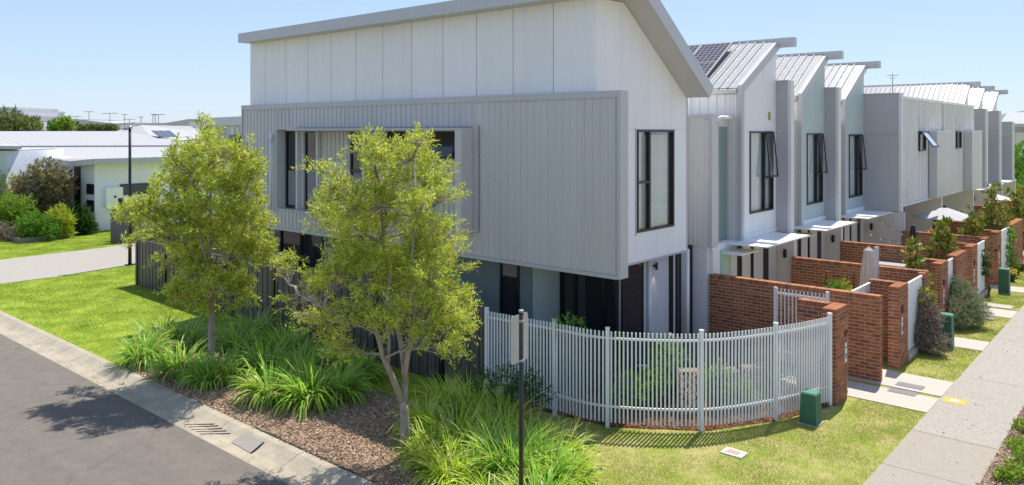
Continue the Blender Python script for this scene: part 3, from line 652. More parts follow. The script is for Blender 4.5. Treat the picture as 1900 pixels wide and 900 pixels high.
# ================================================================ row houses
def num_text(txt, size, loc, rot, m, parent, name='house_number'):
    cu = bpy.data.curves.new(name, 'FONT'); cu.body = txt; cu.size = size; cu.extrude = .004; cu.align_x = 'CENTER'; cu.align_y = 'CENTER'
    o = bpy.data.objects.new(name, cu); me = bpy.data.meshes.new_from_object(o); bpy.data.objects.remove(o); me.materials.append(m)
    q = bpy.data.objects.new(name, me); COL.objects.link(q); ox = parent['_o']; q.location = (loc[0]-ox[0], loc[1]-ox[1], loc[2]-ox[2]); q.rotation_euler = rot; q.parent = parent; q['_o'] = ox
    return q
def roof_sheets(parent, x0, x1, y0, z0, y1, z1, sheet=.8):
    v = Vector((0, y1-y0, z1-z0)); L = v.length; v.normalize(); n = Vector((0, -v.z, v.y))
    ribbed_run(parent, 'roof_sheet', (x0, y0, z0), (1, 0, 0), v, n, x1-x0, L, ROOF, sheet=sheet, pitch=.27, rw=.05, rh=.04, first=.08)
def gable_house(Y0, Y1, X, label, gm, dz=0.0, full=True, awn=True, small=True, blade_out=.47, bladez=7.36, xb=-20.0):
    """terrace with a mono pitch roof rising away from the camera. X = gable face, Y0/Y1 party lines"""
    r = thing('terrace_house', label, 'house', (X-4, (Y0+Y1)/2, 0), 'pitched roof terrace houses in the row')
    Yr = Y0+1.6; Yt = Y1-.1       # recess end, ridge
    E = 7.02+dz; R = 8.55+dz
    # low body behind the recess + tall body
    bx('recess_wall', (xb, Y0+.02, 2.6), (X-.31, Yr, 6.15+dz), CREAM, r)
    bx('recess_roof', (xb, Y0-.02, 6.152+dz), (X-.25, Yr, 6.25+dz), WHITE, r)
    MB().prism([(xb, y, z) for y, z in [(Yr+.02, 2.75), (Yr+.02, E-.02), (Yt, R-.02), (Yt, 2.75)]], (X-.45-xb, 0, 0)).build('wall', WHITE, r)
    bx('ground_wall', (xb, Y0+.06, 0), (X-.02, Y1, 2.6), WHITE2, r)
    bx('floor_edge', (X-.4, Y0+.06, 2.602), (X-.04, Y1, 2.748), WHITE, r)
    # ribbed wall facing the camera
    ribbed_run(r, 'cladding_sheet', (X-.31, Yr, 2.75), ux, uz, ny, .40, E-2.9, CREAM, pitch=.1, rw=.03, rh=.02, first=.03)
    ribbed_run(r, 'cladding_sheet', (xb+6, Yr-.002, 6.26+dz), ux, uz, ny, X-.31-xb-6, E-6.26-dz-.15, CREAM, pitch=.27, rw=.03, rh=.03, first=.1)
    # gable panels round the window
    wy0, wy1, wz0, wz1 = Yr+.75, Yr+2.48, 3.42+dz, 5.82+dz
    wy1 = min(wy1, Y1-.25)
    ya, yb = Yr+.03, Y1-.01
    def zr(y): return E+(R-E)*(y-Yr)/(Yt-Yr)-.06
    def gp(a, b, z0, z1=None):
        za, zb = (z1, z1) if z1 else (zr(a), zr(b))
        MB().prism([(X-.44, a, z0), (X-.44, b, z0), (X-.44, b, zb), (X-.44, a, za)], (.44, 0, 0)).build('gable_panel', gm, r)
    gp(ya, wy0-.002, 2.75, wz1-.004); gp(wy1+.002, yb, 2.75, wz1-.004)
    mid = (wy0+wy1)/2+.1
    gp(wy0+.002, mid-.003, 2.75, wz0); gp(mid+.003, wy1-.002, 2.75, wz0)
    gp(ya, mid-.003, wz1+.002); gp(mid+.003, yb, wz1+.002)
    my = wy0+(wy1-wy0)*.62; tz = wz0+(wz1-wz0)*.42
    f = win_x(r, wy0, wy1, wz0, wz1, X-.05, mull=(my,), trans=((my, wy1, tz),), glass=GLASS if full else GLASSD, fw=.055, dep=.08)
    if full:
        curtain(f, X-.11, wy0+.02, my-.04, wz0+.02, wz1-.05, .03, .12); curtain(f, X-.15, my+.1, wy1-.02, wz0+.02, wz1-.05, .03, .12)
        bx('room_back', (X-.435, wy0, wz0), (X-.42, wy1, wz1), INTW, f)
    # awning sash swung out, hinged at the top
    o = Vector((X+.03, my+.03, wz1-.03)); dd = Vector((.13, 0, -1.3)).normalized()*1.36; nn = Vector((1, 0, .1)).normalized()*.025; Ly = wy1-my-.04
    sm = MB(); sm.obox(o, (0, .035, 0), dd, nn).obox(o+Vector((0, Ly-.035, 0)), (0, .035, 0), dd, nn).obox(o+Vector((0, .05, 0)), (0, Ly-.1, 0), dd*.04, nn).obox(o+Vector((0, .05, 0))+dd*.96, (0, Ly-.1, 0), dd*.04, nn)
    sm.build('sash', BLACK, f); MB().obox(o+Vector((0, .05, 0))+dd*.04+nn*.4, (0, Ly-.1, 0), dd*.92, nn*.2).build('pane', GLASS, f)
    bx('vent', (X+.002, wy1-.35, 6.16+dz), (X+.03, wy1-.22, 6.40+dz), mat('vent_yellow', (.45, .33, .08), .6) if Y0 < 20 else mat('vent_white', (.6, .6, .55), .6), r)
    # trims
    MB().prism([(X+.002, Yr-.04, 2.70), (X+.002, Yr+.13, 2.70), (X+.002, Yr+.13, zr(Yr+.13)+.10), (X+.002, Yr-.04, zr(Yr)+.1)], (.12, 0, 0)).build('corner_trim', TRIM, r)
    MB().prism([(X+.003, Yr-.07, E-.18), (X+.003, Yt+.1, R-.17), (X+.003, Yt+.1, R+.13), (X+.003, Yr-.07, E+.10)], (.13, 0, 0)).build('barge_board', FASCIA, r)
    bx('ridge_fin', (X-.6, Yt-.1, R-.16), (X+.62, Yt+.16, R+.12), FASCIA, r)
    bx('ridge_cap', (xb, Yt-.06, R-.02), (X-.0, Yt+.14, R+.125), FASCIA, r)
    MB().tube([(xb, Yr-.09, E-.06), (X-.02, Yr-.09, E-.06)], .065, 8).build('gutter', CREAM, r, True)
    roof_sheets(r, xb, X+.0, Yr-.08, E+.03, Yt-.06, R+.055)
    # party blade at the far side
    bl = X+blade_out; 
    MB().box((X-.46, Y1+.0, 2.72), (bl-.10, Y1+.24, 5.82+dz)).box((X-.46, Y1+.0, 5.826+dz), (bl-.10, Y1+.24, bladez)).build('party_blade', BLADE, r)
    bx('blade_edge', (bl-.098, Y1-.012, 2.71), (bl, Y1+.255, bladez+.015), CREAM, r)
    bx('blade_cap', (X-.5, Y1-.014, bladez+.002), (bl-.099, Y1+.257, bladez+.03), TRIM, r)
    # awnings
    if awn:
        aw = MB().box((X+.002, Y0+.9, 2.70), (X+1.12, Y1-.25, 2.735)).build('awning', WHITE, r); bx('flashing', (X+.004, Yr+.15, 2.737), (X+.03, Y1-.02, 2.86), WHITE, aw)
    if small: bx('awning', (X-.30, Y0+.55, 2.48), (X+.58, Y0+1.62, 2.515), WHITE, r)
    # frosted glass in the recess and downpipe
    bx('frosted_window', (X-.305, Y0+.95, 2.62), (X-.29, Y0+1.52, 5.95+dz), GLASSG, r)
    bx('window_edge', (X-.306, Y0+.86, 2.6), (X-.27, Y0+.945, 6.1+dz), TRIM, r)
    MB().tube([(X-.24, Y0+.62, 0), (X-.24, Y0+.62, 6.12+dz)], .05, 8).build('downpipe', PLASTIC, r, True)
    MB().tube([(X-.24, Y0+.62, 6.10+dz), (X-.1, Y0+.75, 6.2+dz), (X-.1, Yr-.12, 6.2+dz)], .06, 8).build('gutter', PLASTIC, r, True)
    # ground floor: door and slot windows
    PINK = mat('warm_white_wall', (.66, .61, .60), .8, .05, 2)
    for a, b, mm, nm in ((Y0+.5, Y0+.95, mat('mint_panel', (.42, .60, .46), .5), 'side_panel'), (Y0+1.05, Y0+1.45, PINK, 'wall_pier'), (Y0+1.80, Y0+2.35, PINK, 'wall_pier'), (Y0+2.6, Y0+3.25, PINK, 'wall_pier'), (Y0+3.7, Y1-.02, PINK, 'wall_pier')):
        bx(nm, (X-.018, a, .02), (X+.03, b, 2.59), mm, r)
    for a, b in ((Y0+1.47, Y0+1.78), (Y0+2.37, Y0+2.58)): win_x(r, a, b, .05, 2.58, X-.01, fw=.03, dep=.03)
    dr_ = bx('door', (X-.018, Y0+3.27, .05), (X+.015, Y0+3.68, 2.5), BLACK, r); bx('handle', (X+.016, Y0+3.33, 1.0), (X+.05, Y0+3.37, 1.4), STEELG, dr_)
    bx('side_wall', (X-.02, Y1+.02, 0), (bl+.08, Y1+.22, 2.698), PINK, r)
    MB().box((X+.25, Y1-.07, 1.95), (X+.33, Y1+.0, 2.2)).box((X+.265, Y1-.12, 2.03), (X+.315, Y1-.07, 2.12)).build('wall_lamp', BLACK, r)
    return r
h2 = gable_house(19.2, 23.5, -9.47, 'white gabled terrace house nearest the corner house, with solar panels', WHITE)
# near party blade of house two: ribbed screen over a rendered column
bx('party_blade', (-10.22, 19.215, 2.70), (-9.56, 19.5, 6.19), CREAM, h2)
ribbed_run(h2, 'cladding_sheet', (-10.22, 19.21, 2.74), ux, uz, ny, .63, 3.42, CREAM, pitch=.14, rw=.03, rh=.02, first=.06)
bx('blade_edge', (-9.575, 19.17, 2.70), (-9.47, 19.52, 6.2), CLAD, h2); bx('blade_cap', (-10.24, 19.165, 6.165), (-9.465, 19.52, 6.28), CLAD, h2); bx('bottom_trim', (-10.24, 19.17, 2.69), (-9.58, 19.5, 2.735), CREAM, h2)
bx('column', (-10.25, 19.2, 0), (-9.62, 19.52, 2.688), WHITE2, h2)
MB().tube([(-10.35, 19.4, 6.9), (-10.35, 19.4, 6.42), (-10.5, 19.5, 6.35), (-12, 19.5, 6.35)], .06, 8).build('downpipe', PLASTIC, h2, True)
h3 = gable_house(23.75, 27.85, -9.47, 'pale green gabled terrace house, second of the pitched row', SAGEL, dz=-.07, bladez=7.33)
h4 = gable_house(28.1, 32.3, -9.47, 'pale green gabled terrace house ending in the widest grey party blade', SAGEL, dz=-.12, blade_out=1.37, bladez=7.27, awn=True)
# solar panels on house two
SOL = mat('solar_cells', (.05, .03, .035), .12, spec=.8)
def solar_nodes():
    n = SOL.node_tree.nodes; l = SOL.node_tree.links; b = n['Principled BSDF']
    tc = n.new('ShaderNodeTexCoord'); mp = n.new('ShaderNodeMapping'); br = n.new('ShaderNodeTexBrick'); br.offset = 0
    br.inputs['Color1'].default_value = (.055, .032, .036, 1); br.inputs['Color2'].default_value = (.075, .045, .048, 1); br.inputs['Mortar'].default_value = (.42, .40, .40, 1)
    br.inputs['Scale'].default_value = 1; br.inputs['Mortar Size'].default_value = .009; br.inputs['Brick Width'].default_value = .165; br.inputs['Row Height'].default_value = .165
    l.new(tc.outputs['Object'], br.inputs['Vector']); l.new(br.outputs['Color'], b.inputs['Base Color'])
solar_nodes()
vv = Vector((0, 2.38, 1.53)).normalized(); nn = Vector((0, -vv.z, vv.y))
labs = ['solar panel nearest the barge board on the white house roof', 'solar panel second from the right on the white house roof', 'solar panel third from the right on the white house roof', 'solar panel furthest left on the white house roof']
for i in range(4):
    xx = -10.62-(i+1)*1.06; base = Vector((xx, 20.95, 7.16))+nn*.10
    r = thing('solar_panel', labs[i], 'solar panel', tuple(base), 'solar panels on the white gabled house')
    r.rotation_euler = (math.atan2(vv.z, vv.y), 0, 0); r['_o'] = (0, 0, 0)
    bx('cells', (.03, .03, .0), (1.01, 2.45, .03), SOL, r)
    MB().box((0, 0, -.01), (.03, 2.48, .04)).box((1.01, 0, -.01), (1.04, 2.48, .04)).box((.03, 0, -.01), (1.01, .03, .038)).box((.03, 2.45, -.01), (1.01, 2.48, .038)).box((.03, 1.23, 0), (1.01, 1.25, .036)).build('frame', STEELG, r)

# flat fronted houses with ribbed boxes -----------------------------
def box_house(Y0, Y1, X, ztop, zb, label, out, side):
    r = thing('box_house', label, 'house', (X-4, (Y0+Y1)/2, 0), 'flat fronted terrace houses in the row')
    bx('wall', (-20, Y0+.02, 2.9), (X-.04, Y1, ztop-.06), CREAM, r); bx('ground_wall', (-20, Y0+.1, 0), (X-1.6, Y1, 2.89), mat('shaded_porch_wall', (.22, .21, .20), .8), r)  # porch wall grey darkened to carry the shade of the recess
    nx_ = (1, 0, 0); uy = (0, 1, 0)
    ribbed_run(r, 'cladding_sheet', (X-.03, Y0+.02, zb), uy, uz, nx_, Y1-Y0-.03, ztop-zb-.04, CREAM, pitch=.42, rw=.06, rh=.05, first=.1)
    bx('coping', (X-.3, Y0, ztop-.04), (X+.06, Y1-.01, ztop+.05), WHITE, r)
    wy = Y0+2.25; win_x(r, wy, wy+1.0, 5.0, 5.82, X+.03, fw=.06, dep=.06)
    o = Vector((X+.1, wy+.03, 5.8)); dd = Vector((.45, 0, -.62)).normalized()*.78; n2 = Vector((.62, 0, .45)).normalized()*.035
    if side: 
        sm = MB(); sm.obox(o, (0, .05, 0), dd, n2).obox(o+Vector((0, .89, 0)), (0, .05, 0), dd, n2).obox(o+Vector((0, .05, 0)), (0, .84, 0), dd*.07, n2).obox(o+Vector((0, .05, 0))+dd*.93, (0, .84, 0), dd*.07, n2)
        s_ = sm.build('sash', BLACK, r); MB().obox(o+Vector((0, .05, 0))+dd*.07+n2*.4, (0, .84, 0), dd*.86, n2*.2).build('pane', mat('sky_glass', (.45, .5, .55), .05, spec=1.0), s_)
    bx('smooth_bay', (X+.03, Y1-2.6, zb+.02), (X+.03+out, Y1-.02, 5.80), CLAD, r); bx('bay_cap', (X+.03, Y1-2.62, 5.802), (X+.05+out, Y1, 5.84), WHITE, r)
    bx('vent', (X+.03, Y0+2.2, 6.2), (X+.07, Y0+2.32, 6.42), mat('vent_white', (.6, .6, .55), .6), r)
    bx('side_wall', (X-1.55, Y1-.2, 0), (X+.0, Y1-.02, zb-.01), WHITE2, r)
    win_x(r, Y0+.6, Y0+2.9, .05, 2.5, X-1.58, mull=(Y0+1.75,), fw=.08, dep=.05, name='sliding_door')
    bx('soffit', (X-1.6, Y0+.1, 2.895), (X-.0, Y1-.02, 2.95), WHITE, r)
    return r
box_house(32.58, 39.2, -8.12, 7.12, 2.96, 'flat fronted ribbed terrace house with an open awning window', .30, True)
box_house(39.22, 45.9, -8.06, 7.10, 2.90, 'flat fronted ribbed terrace house with a closed small window', .34, False)
gable_house(46.0, 49.6, -9.0, 'gabled terrace house just beyond the flat fronted pair', WHITE, dz=-.1, full=False, blade_out=.92, bladez=7.04, small=False)
gable_house(49.9, 53.9, -9.0, 'gabled terrace house second beyond the flat fronted pair', WHITE, dz=-.15, full=False, blade_out=.92, bladez=7.0, small=False)
gable_house(54.2, 58.6, -9.0, 'last gabled terrace house at the far end of the row', WHITE, dz=-.2, full=False, blade_out=.92, bladez=6.4, small=False)

# ================================================================ brick front walls
def wallt(label, x0, y0, x1, y1, h, faces, limit, cat='brick wall', group='brick party walls between the front gardens', name='brick_wall'):
    r = thing(name, label, cat, ((x0+x1)/2, (y0+y1)/2, 0), group); brick_wall(r, x0, y0, x1, y1, h, faces, limit); return r
wallt('long brick garden wall right behind the white curved fence', -9.55, 19.17, -5.28, 19.40, 2.0, ('-y', '+x'), 300)
wallt('brick garden wall behind the furled beige umbrella', -8.95, 23.4, -5.22, 23.63, 2.0, ('-y', '+x'), 300)
wallt('brick garden wall behind the small grey outdoor table', -8.95, 27.85, -5.6, 28.08, 2.0, ('-y',), 300)
wallt('brick garden wall under the blue furled umbrella', -8.1, 32.3, -5.22, 32.53, 2.0, ('-y', '+x'), 60)
wallt('brick garden wall left of the large white umbrella', -8.1, 37.2, -5.22, 37.43, 2.0, ('-y',), 30)
wallt('brick garden wall behind the large white umbrella', -8.1, 45.8, -5.22, 46.03, 2.0, ('-y', '+x'), 30)
wallt('far brick garden wall under the grey umbrella', -8.1, 50.0, -5.22, 50.23, 2.0, ('-y', '+x'), 20)
PLATE = mat('white_plate', (.72, .72, .70), .4); INK = mat('ink_black', (.02, .02, .02), .5)
def pillar(label, x0, y0, x1, y1, h, arm, limit, number=None, plate=True):
    r = thing('brick_pillar', label, 'brick pillar', (x0, y0, 0), 'brick letterbox pillars along the front')
    brick_wall(r, x0, y0, x1, y1, h, ('-y', '+x'), limit)
    if arm:
        ax = arm; brick_wall(r, ax, y1-.23, x0-.014, y1, h, ('-y', '+y'), 60 if limit > 60 else 0)
    if plate:
        yp = y0+(y1-y0)*(.80 if number else .35)
        lp = bx('letterbox_plate', (x1+.004, yp-.06, .80), (x1+.012, yp+.06, 1.22), PLATE, r)
        bx('letter_slot', (x1+.013, yp-.045, 1.11), (x1+.018, yp+.045, 1.135), INK, lp)
        MB().tube([(x1+.013, yp, .97), (x1+.020, yp, .97)], .026, 12).box((x1+.013, yp-.022, .88), (x1+.018, yp+.022, .96)).build('emblem', INK, lp)
        if number: num_text(number, .2, (x1+.012, yp, 1.42), (math.radians(90), 0, math.radians(90)), INK, r)
        else: MB().box((x1+.01, yp-.06, 1.34), (x1+.03, yp-.015, 1.50)).box((x1+.011, yp+.015, 1.34), (x1+.028, yp+.06, 1.50)).build('house_number', INK, r)
    return r
pillar('brick pillar at the end of the white curved fence', -5.82, 16.93, -5.52, 17.68, 2.04, -6.55, 200, '17')
pillar('brick pillar with a dangling chain beside the narrow entry opening', -5.46, 20.55, -5.22, 21.42, 2.0, -6.1, 200)
pillar('brick pillar behind the first green box, with the grey shrub at its foot', -5.46, 25.0, -5.22, 25.9, 2.0, -6.1, 120)
pillar('brick pillar just beyond the grey green shrub', -5.46, 29.4, -5.22, 30.3, 2.0, -6.1, 60)
pillar('brick pillar behind the farther green box', -5.46, 34.1, -5.22, 34.95, 2.0, -6.1, 30)
pillar('slim brick pillar closing the first white slat screen', -5.4, 23.15, -5.225, 23.38, 1.98, None, 60, plate=False)
pillar('wide brick pier facing the path between two white screens', -5.46, 26.9, -5.2, 28.4, 2.0, None, 120, plate=False)
pillar('slim brick pillar closing the third white slat screen', -5.46, 32.0, -5.24, 32.28, 1.98, None, 20, plate=False)
pillar('far wide brick pier beside the flower pots', -5.46, 37.45, -5.2, 40.2, 2.0, None, 20, plate=False)
# white vertical-slat screens between the pillars
def screen(label, y0, y1, x=-5.3, z0=.22, z1=1.93):
    r = thing('slat_screen', label, 'fence panel', (x, y0, 0), 'white slat screens between brick pillars')
    bx('plinth', (x-.1, y0, 0), (x+.1, y1, .16), PATHS, r)
    bx('rail', (x-.03, y0, z1-.03), (x+.03, y1, z1), FENCEW, r); bx('rail', (x-.03, y0, z0), (x+.03, y1, z0+.04), FENCEW, r)
    n = int((y1-y0)/.1); st = (y1-y0)/n
    for i in range(n): bx('slat', (x-.012, y0+i*st+.004, z0+.04), (x+.012, y0+(i+1)*st-.004, z1-.03), FENCEW, r)
    return r
screen('tall white slat screen beside the chain hung pillar', 21.44, 23.13)
screen('white slat screen behind the grey green shrub', 25.92, 26.88)
screen('white slat screen with climbing plant, second beyond the shrub', 30.32, 31.98)
screen('far white slat screen near the flower pots', 34.97, 37.43)
screen('white slat gate in the alcove of the second house', 19.45, 21.15, x=-6.06)
for p in [c for c in bpy.data.objects['slat_screen.004'].children] if 'slat_screen.004' in bpy.data.objects else []: pass
lk = bx('latch_box', (-6.04, 20.75, 1.55), (-5.99, 20.95, 1.72), BLACK, bpy.data.objects['slat_screen.004'])
lk.location = (0, 0, 0); 
# open picket gate of the corner house
gt = thing('picket_gate', 'white picket gate standing open against the brick wall', 'gate', (-7.0, 18.9, 0))
for z in (1.78, .35): bx('rail', (-7.58, 18.885, z), (-6.42, 18.915, z+.05), FENCEW, gt)
for i in range(13): bx('picket', (-7.58+i*.0935, 18.86, .12), (-7.555+i*.0935, 18.884, 1.92), FENCEW, gt)
bx('post', (-6.40, 18.86, 0), (-6.33, 18.93, 2.0), FENCEW, gt); bx('post', (-7.66, 18.86, 0), (-7.59, 18.93, 1.95), FENCEW, gt)

# ================================================================ white curved picket fence
wf = thing('curved_picket_fence', 'white metal picket fence curving round the corner garden', 'fence', (-8.5, 12.8, 0))
P = [Vector((*p, 0)) for p in FENCEP]
def cr(p0, p1, p2, p3, t): return .5*((2*p1)+(-p0+p2)*t+(2*p0-5*p1+4*p2-p3)*t*t+(-p0+3*p1-3*p2+p3)*t*t*t)
ext = [P[0]*2-P[1]]+P+[P[-1]*2-P[-2]]
pick = bpy.data.meshes.new('picket'); _m = MB().box((-.016, -.012, 0), (.016, .012, 1.78)); pick.from_pydata(_m.v, [], _m.f); bmf(pick); pick.materials.append(FENCEW)
for i in range(len(P)):
    d = (ext[i+2]-ext[i]); an = math.atan2(d.y, d.x)
    mb = MB(); u = Vector((math.cos(an), math.sin(an), 0)); v = Vector((-u.y, u.x, 0)); q = P[i]
    mb.obox(q-u*.035-v*.035, u*.07, v*.07, (0, 0, 1.95)); mb.obox(q-u*.042-v*.042+Vector((0, 0, 1.95)), u*.084, v*.084, (0, 0, .02)); mb.build('post', FENCEW, wf)
for i in range(len(P)-1):
    seg = [cr(ext[i], ext[i+1], ext[i+2], ext[i+3], t/24) for t in range(25)]
    dist = [0]
    for a, b in zip(seg, seg[1:]): dist.append(dist[-1]+(b-a).length)
    L = dist[-1]
    for zz in (1.74, .40):
        mb = MB()
        vs = []
        for k, q in enumerate(seg):
            d = (seg[min(k+1, 24)]-seg[max(k-1, 0)]).normalized(); v = Vector((-d.y, d.x, 0))
            for (a, b) in ((-.018, 0), (.018, 0), (.018, .04), (-.018, .04)): mb.v.append(tuple(q+v*a+Vector((0, 0, zz+b))))
        for k in range(24):
            for j in range(4): a = 4*k+j; b = 4*k+(j+1) % 4; mb.f.append((a, b, b+4, a+4))
        mb.build('rail', FENCEW, wf)
    n = int(round(L/.0795))
    for j in range(1, n):
        s = L*j/n; k = max(0, min(23, int(np.searchsorted(dist, s)-1))); t = (s-dist[k])/(dist[k+1]-dist[k]); q = seg[k].lerp(seg[k+1], t); d = (seg[k+1]-seg[k]).normalized(); v = Vector((-d.y, d.x, 0))
        q = q-v*.032
        o = bpy.data.objects.new('picket', pick); o.parent = wf; o.location = (q.x+8.5, q.y-12.8, .12); o.rotation_euler = (0, 0, math.atan2(d.y, d.x)); COL.objects.link(o)
# ================================================================ dark slat fence
df = thing('dark_slat_fence', 'dark bronze vertical board fence along the side lawn', 'fence', (-20, 12.7, 0))
A = Vector((-30, 13.0, 0)); B = Vector((-11.6, 12.52, 0)); d = (B-A); L = d.length; u = d.normalized(); v = Vector((-u.y, u.x, 0)); n = int(L/.142)
for i in range(n):
    q = A+u*(L*i/n); h = 1.70+.24*i/n
    if i % 17 == 0 and i < n-3:
        MB().obox(q-v*.05, u*.13, v*.12, (0, 0, h+.05)).build('post', BLACK, df); continue
    MB().obox(q-v*(.012 if i % 2 else 0), u*(L/n-.022), v*.02, (0, 0, h)).build('slat', BRONZE, df)
for zz in (.35, 1.35): MB().obox(A+v*.04+Vector((0, 0, zz)), d, v*.03, (0, 0, .07)).build('rail', BLACK, df)
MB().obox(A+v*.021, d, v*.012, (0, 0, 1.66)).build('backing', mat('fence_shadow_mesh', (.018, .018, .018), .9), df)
MB().obox(A+v*(-.015)+Vector((0, 0, 1.705)), d+Vector((0, 0, .24)), v*.06, (0, 0, .025)).build('top_rail', BRONZE, df)
# return of the fence going back at the left end
MB().obox(A+Vector((.02, .1, 0)), (-.6, 9, 0), (.04, 0, 0), (0, 0, 1.72)).build('side_panel', BRONZE, df)

# ================================================================ trees
def px_lobes(pl, D, depth=1.0):
    out = []
    for e in pl:
        px, py, r = e[:3]; dd = D+(e[3] if len(e) > 3 else random.uniform(-.55, .55)*depth); x, y, z = W(px, py, dd); rr = r*dd/F
        out.append((x, y, z, rr, rr, rr*.92))
    return out
def tree(label, base, lobes, trunk_pts, limbs_from, nsp, per, m, ln=.075, wd=.017, r0=.09, name='street_tree', up=.35):
    root = thing(name, label, 'tree', base, None)
    mb = MB()
    for pts, ra, rb in trunk_pts:
        k = len(pts); mb.tube(pts, [ra+(rb-ra)*i/(k-1) for i in range(k)], 10)
    ends = limbs_from
    nc = max(1, nsp//8); C0_, D0_, I0_ = in_lobes(lobes, nc, .55); rep = rng.integers(4, 13, nc)
    P = np.repeat(C0_, rep, 0)+rng.normal(size=(rep.sum(), 3))*np.array([.095, .095, .075]); D = unit(np.repeat(D0_, rep, 0)+rng.normal(size=P.shape)*.5); idx = np.repeat(I0_, rep)
    for i, lb in enumerate(lobes):
        c = Vector(lb[:3]); e = min(ends, key=lambda q: (Vector(q)-c).length+max(0, q[2]-c.z+.2)*1.5)
        pts = limb(mb, e, c, .026, .010, 5, .12)
        sel = np.where(idx == i)[0][:26]
        for j in sel: limb(mb, pts[random.randint(2, 5)], tuple(P[j]), .008, .003, 3, .15, n=4)
    mb.build('trunk', BARK, root, True)
    mesh_np('crown', sprigs(P, unit(D*.7+rng.normal(size=D.shape)*.5+np.array([0, 0, up])), per, ln, wd, .22, .15), 4, m, root)
    return root
# tree two (nearer, right)
b2 = G(750, 851); D2 = 13.8
T2 = [(770, 262, 22), (760, 300, 40), (790, 330, 40), (735, 320, 34), (690, 285, 26), (690, 330, 40), (640, 335, 34), (600, 318, 26), (610, 350, 30), (650, 380, 48), (715, 385, 55), (780, 385, 48), (815, 370, 26), (600, 400, 26), (640, 430, 44), (700, 450, 60), (770, 450, 52), (815, 430, 26), (835, 415, 14), (835, 480, 28), (800, 510, 46), (740, 520, 58), (680, 515, 52), (630, 500, 40), (600, 540, 34), (560, 540, 28), (525, 505, 20), (545, 580, 20), (600, 590, 40), (660, 585, 36), (720, 585, 34), (785, 580, 36), (835, 560, 34), (858, 525, 18), (830, 610, 30), (800, 630, 30), (640, 640, 22), (832, 655, 14)]
def wp(px, py, D=13.8): return W(px, py, D)
tr = [([b2, wp(752, 800), wp(750, 760), wp(748, 745)], .085, .07),
      ([wp(748, 748), wp(728, 700, 13.7), wp(712, 665, 13.6), wp(697, 610, 13.5), wp(688, 560, 13.4)], .06, .028),
      ([wp(750, 750), wp(752, 700, 13.9), wp(745, 640, 14), wp(725, 560, 14.1), wp(712, 450, 14.1), wp(705, 360, 14.0)], .065, .018),
      ([wp(751, 710), wp(756, 650, 13.8), wp(770, 600, 13.7), wp(762, 500, 13.7), wp(772, 400, 13.8), wp(768, 290, 13.8)], .05, .012),
      ([wp(752, 690), wp(762, 640, 14), wp(790, 600, 14.2), wp(812, 560, 14.3)], .04, .015),
      ([wp(720, 680, 13.65), wp(722, 630, 13.5), wp(715, 580, 13.4), wp(725, 500, 13.4)], .035, .015),
      ([wp(700, 620, 13.5), wp(660, 600, 13.4), wp(600, 570, 13.3), wp(550, 545, 13.2)], .022, .01)]
ends = [t for p, _, _ in tr[1:] for t in p[2:]]
l2 = px_lobes(T2, D2, 1.1)
tree('nearer street tree with forked pale trunk and airy yellow green crown', b2, l2, tr, ends, 2600, 21, LEAFM, ln=.085, wd=.020)
# tree one (left)
b1 = G(393, 697); D1 = 18.4
T1 = [(383, 228, 12), (386, 258, 26), (410, 275, 32), (450, 290, 26), (350, 275, 18), (335, 300, 26), (322, 262, 14), (375, 310, 44), (435, 330, 44), (470, 310, 22), (330, 345, 34), (385, 370, 52), (450, 385, 42), (485, 370, 18), (335, 400, 44), (280, 380, 30), (250, 405, 30), (232, 398, 16), (270, 430, 28), (310, 440, 32), (400, 430, 48), (460, 440, 40), (495, 410, 18), (485, 460, 24), (440, 480, 40), (380, 480, 40), (330, 480, 26), (400, 520, 36), (450, 530, 30), (350, 520, 26), (430, 565, 22), (330, 545, 20), (370, 560, 20), (300, 470, 18)]
def w1(px, py, D=18.45): return W(px, py, D)
tr1 = [([b1, w1(392, 640), w1(393, 590), w1(390, 540)], .085, .06), ([w1(390, 542), w1(388, 470), w1(392, 380), w1(388, 260)], .06, .012), ([w1(391, 530), w1(372, 440, 18.2), w1(362, 350, 18.1)], .04, .015),
       ([w1(391, 560), w1(420, 490, 18.7), w1(455, 420, 18.9), w1(460, 340, 18.9)], .04, .014), ([w1(391, 520), w1(340, 450, 18.2), w1(270, 400, 18.0)], .032, .012)]
ends1 = [t for p, _, _ in tr1[1:] for t in p[1:]]
tree('farther street tree with slim trunk and a branch reaching left', b1, px_lobes(T1, D1, 1.2), tr1, ends1, 2600, 21, LEAFM, ln=.105, wd=.026)

# ================================================================ strappy clumps
k = 0
left_cl = [(268, 668, .75), (300, 640, .8), (335, 690, .8), (345, 640, .75), (385, 705, .7), (425, 700, .75), (440, 650, .85), (470, 620, .7), (490, 690, .9), (500, 735, .8), (530, 660, .9), (560, 700, .95), (575, 745, .85), (610, 690, .9), (625, 735, .8), (655, 700, .7)]
pos_words = ['at the far left end of the left bed', 'behind the first clump at the left end', 'left of the farther tree trunk, near the kerb', 'left of the farther tree trunk, at the back', 'at the foot of the farther tree trunk', 'just right of the farther tree trunk', 'right of the farther trunk, at the back', 'at the back between trunk and dark fence', 'in the middle of the left bed', 'in the middle of the left bed, near the bare mulch', 'in the middle, in front of the dark fence', 'largest mass, right of the middle', 'right part of the left bed, near the bare mulch', 'right part of the left bed, at the back', 'front right of the left bed', 'at the right end of the left bed by the bare mulch']
for (px, py, s), wds in zip(left_cl, pos_words):
    g = G(px, py+8); blade_clump('lomandra_clump', (g[0], g[1], 0), 1.0, s*random.uniform(1.05, 1.35), 380, LOMA, 'strappy green grass clump '+wds, 'grass clump', 'strappy clumps in the kerbside bed', wd=.031)
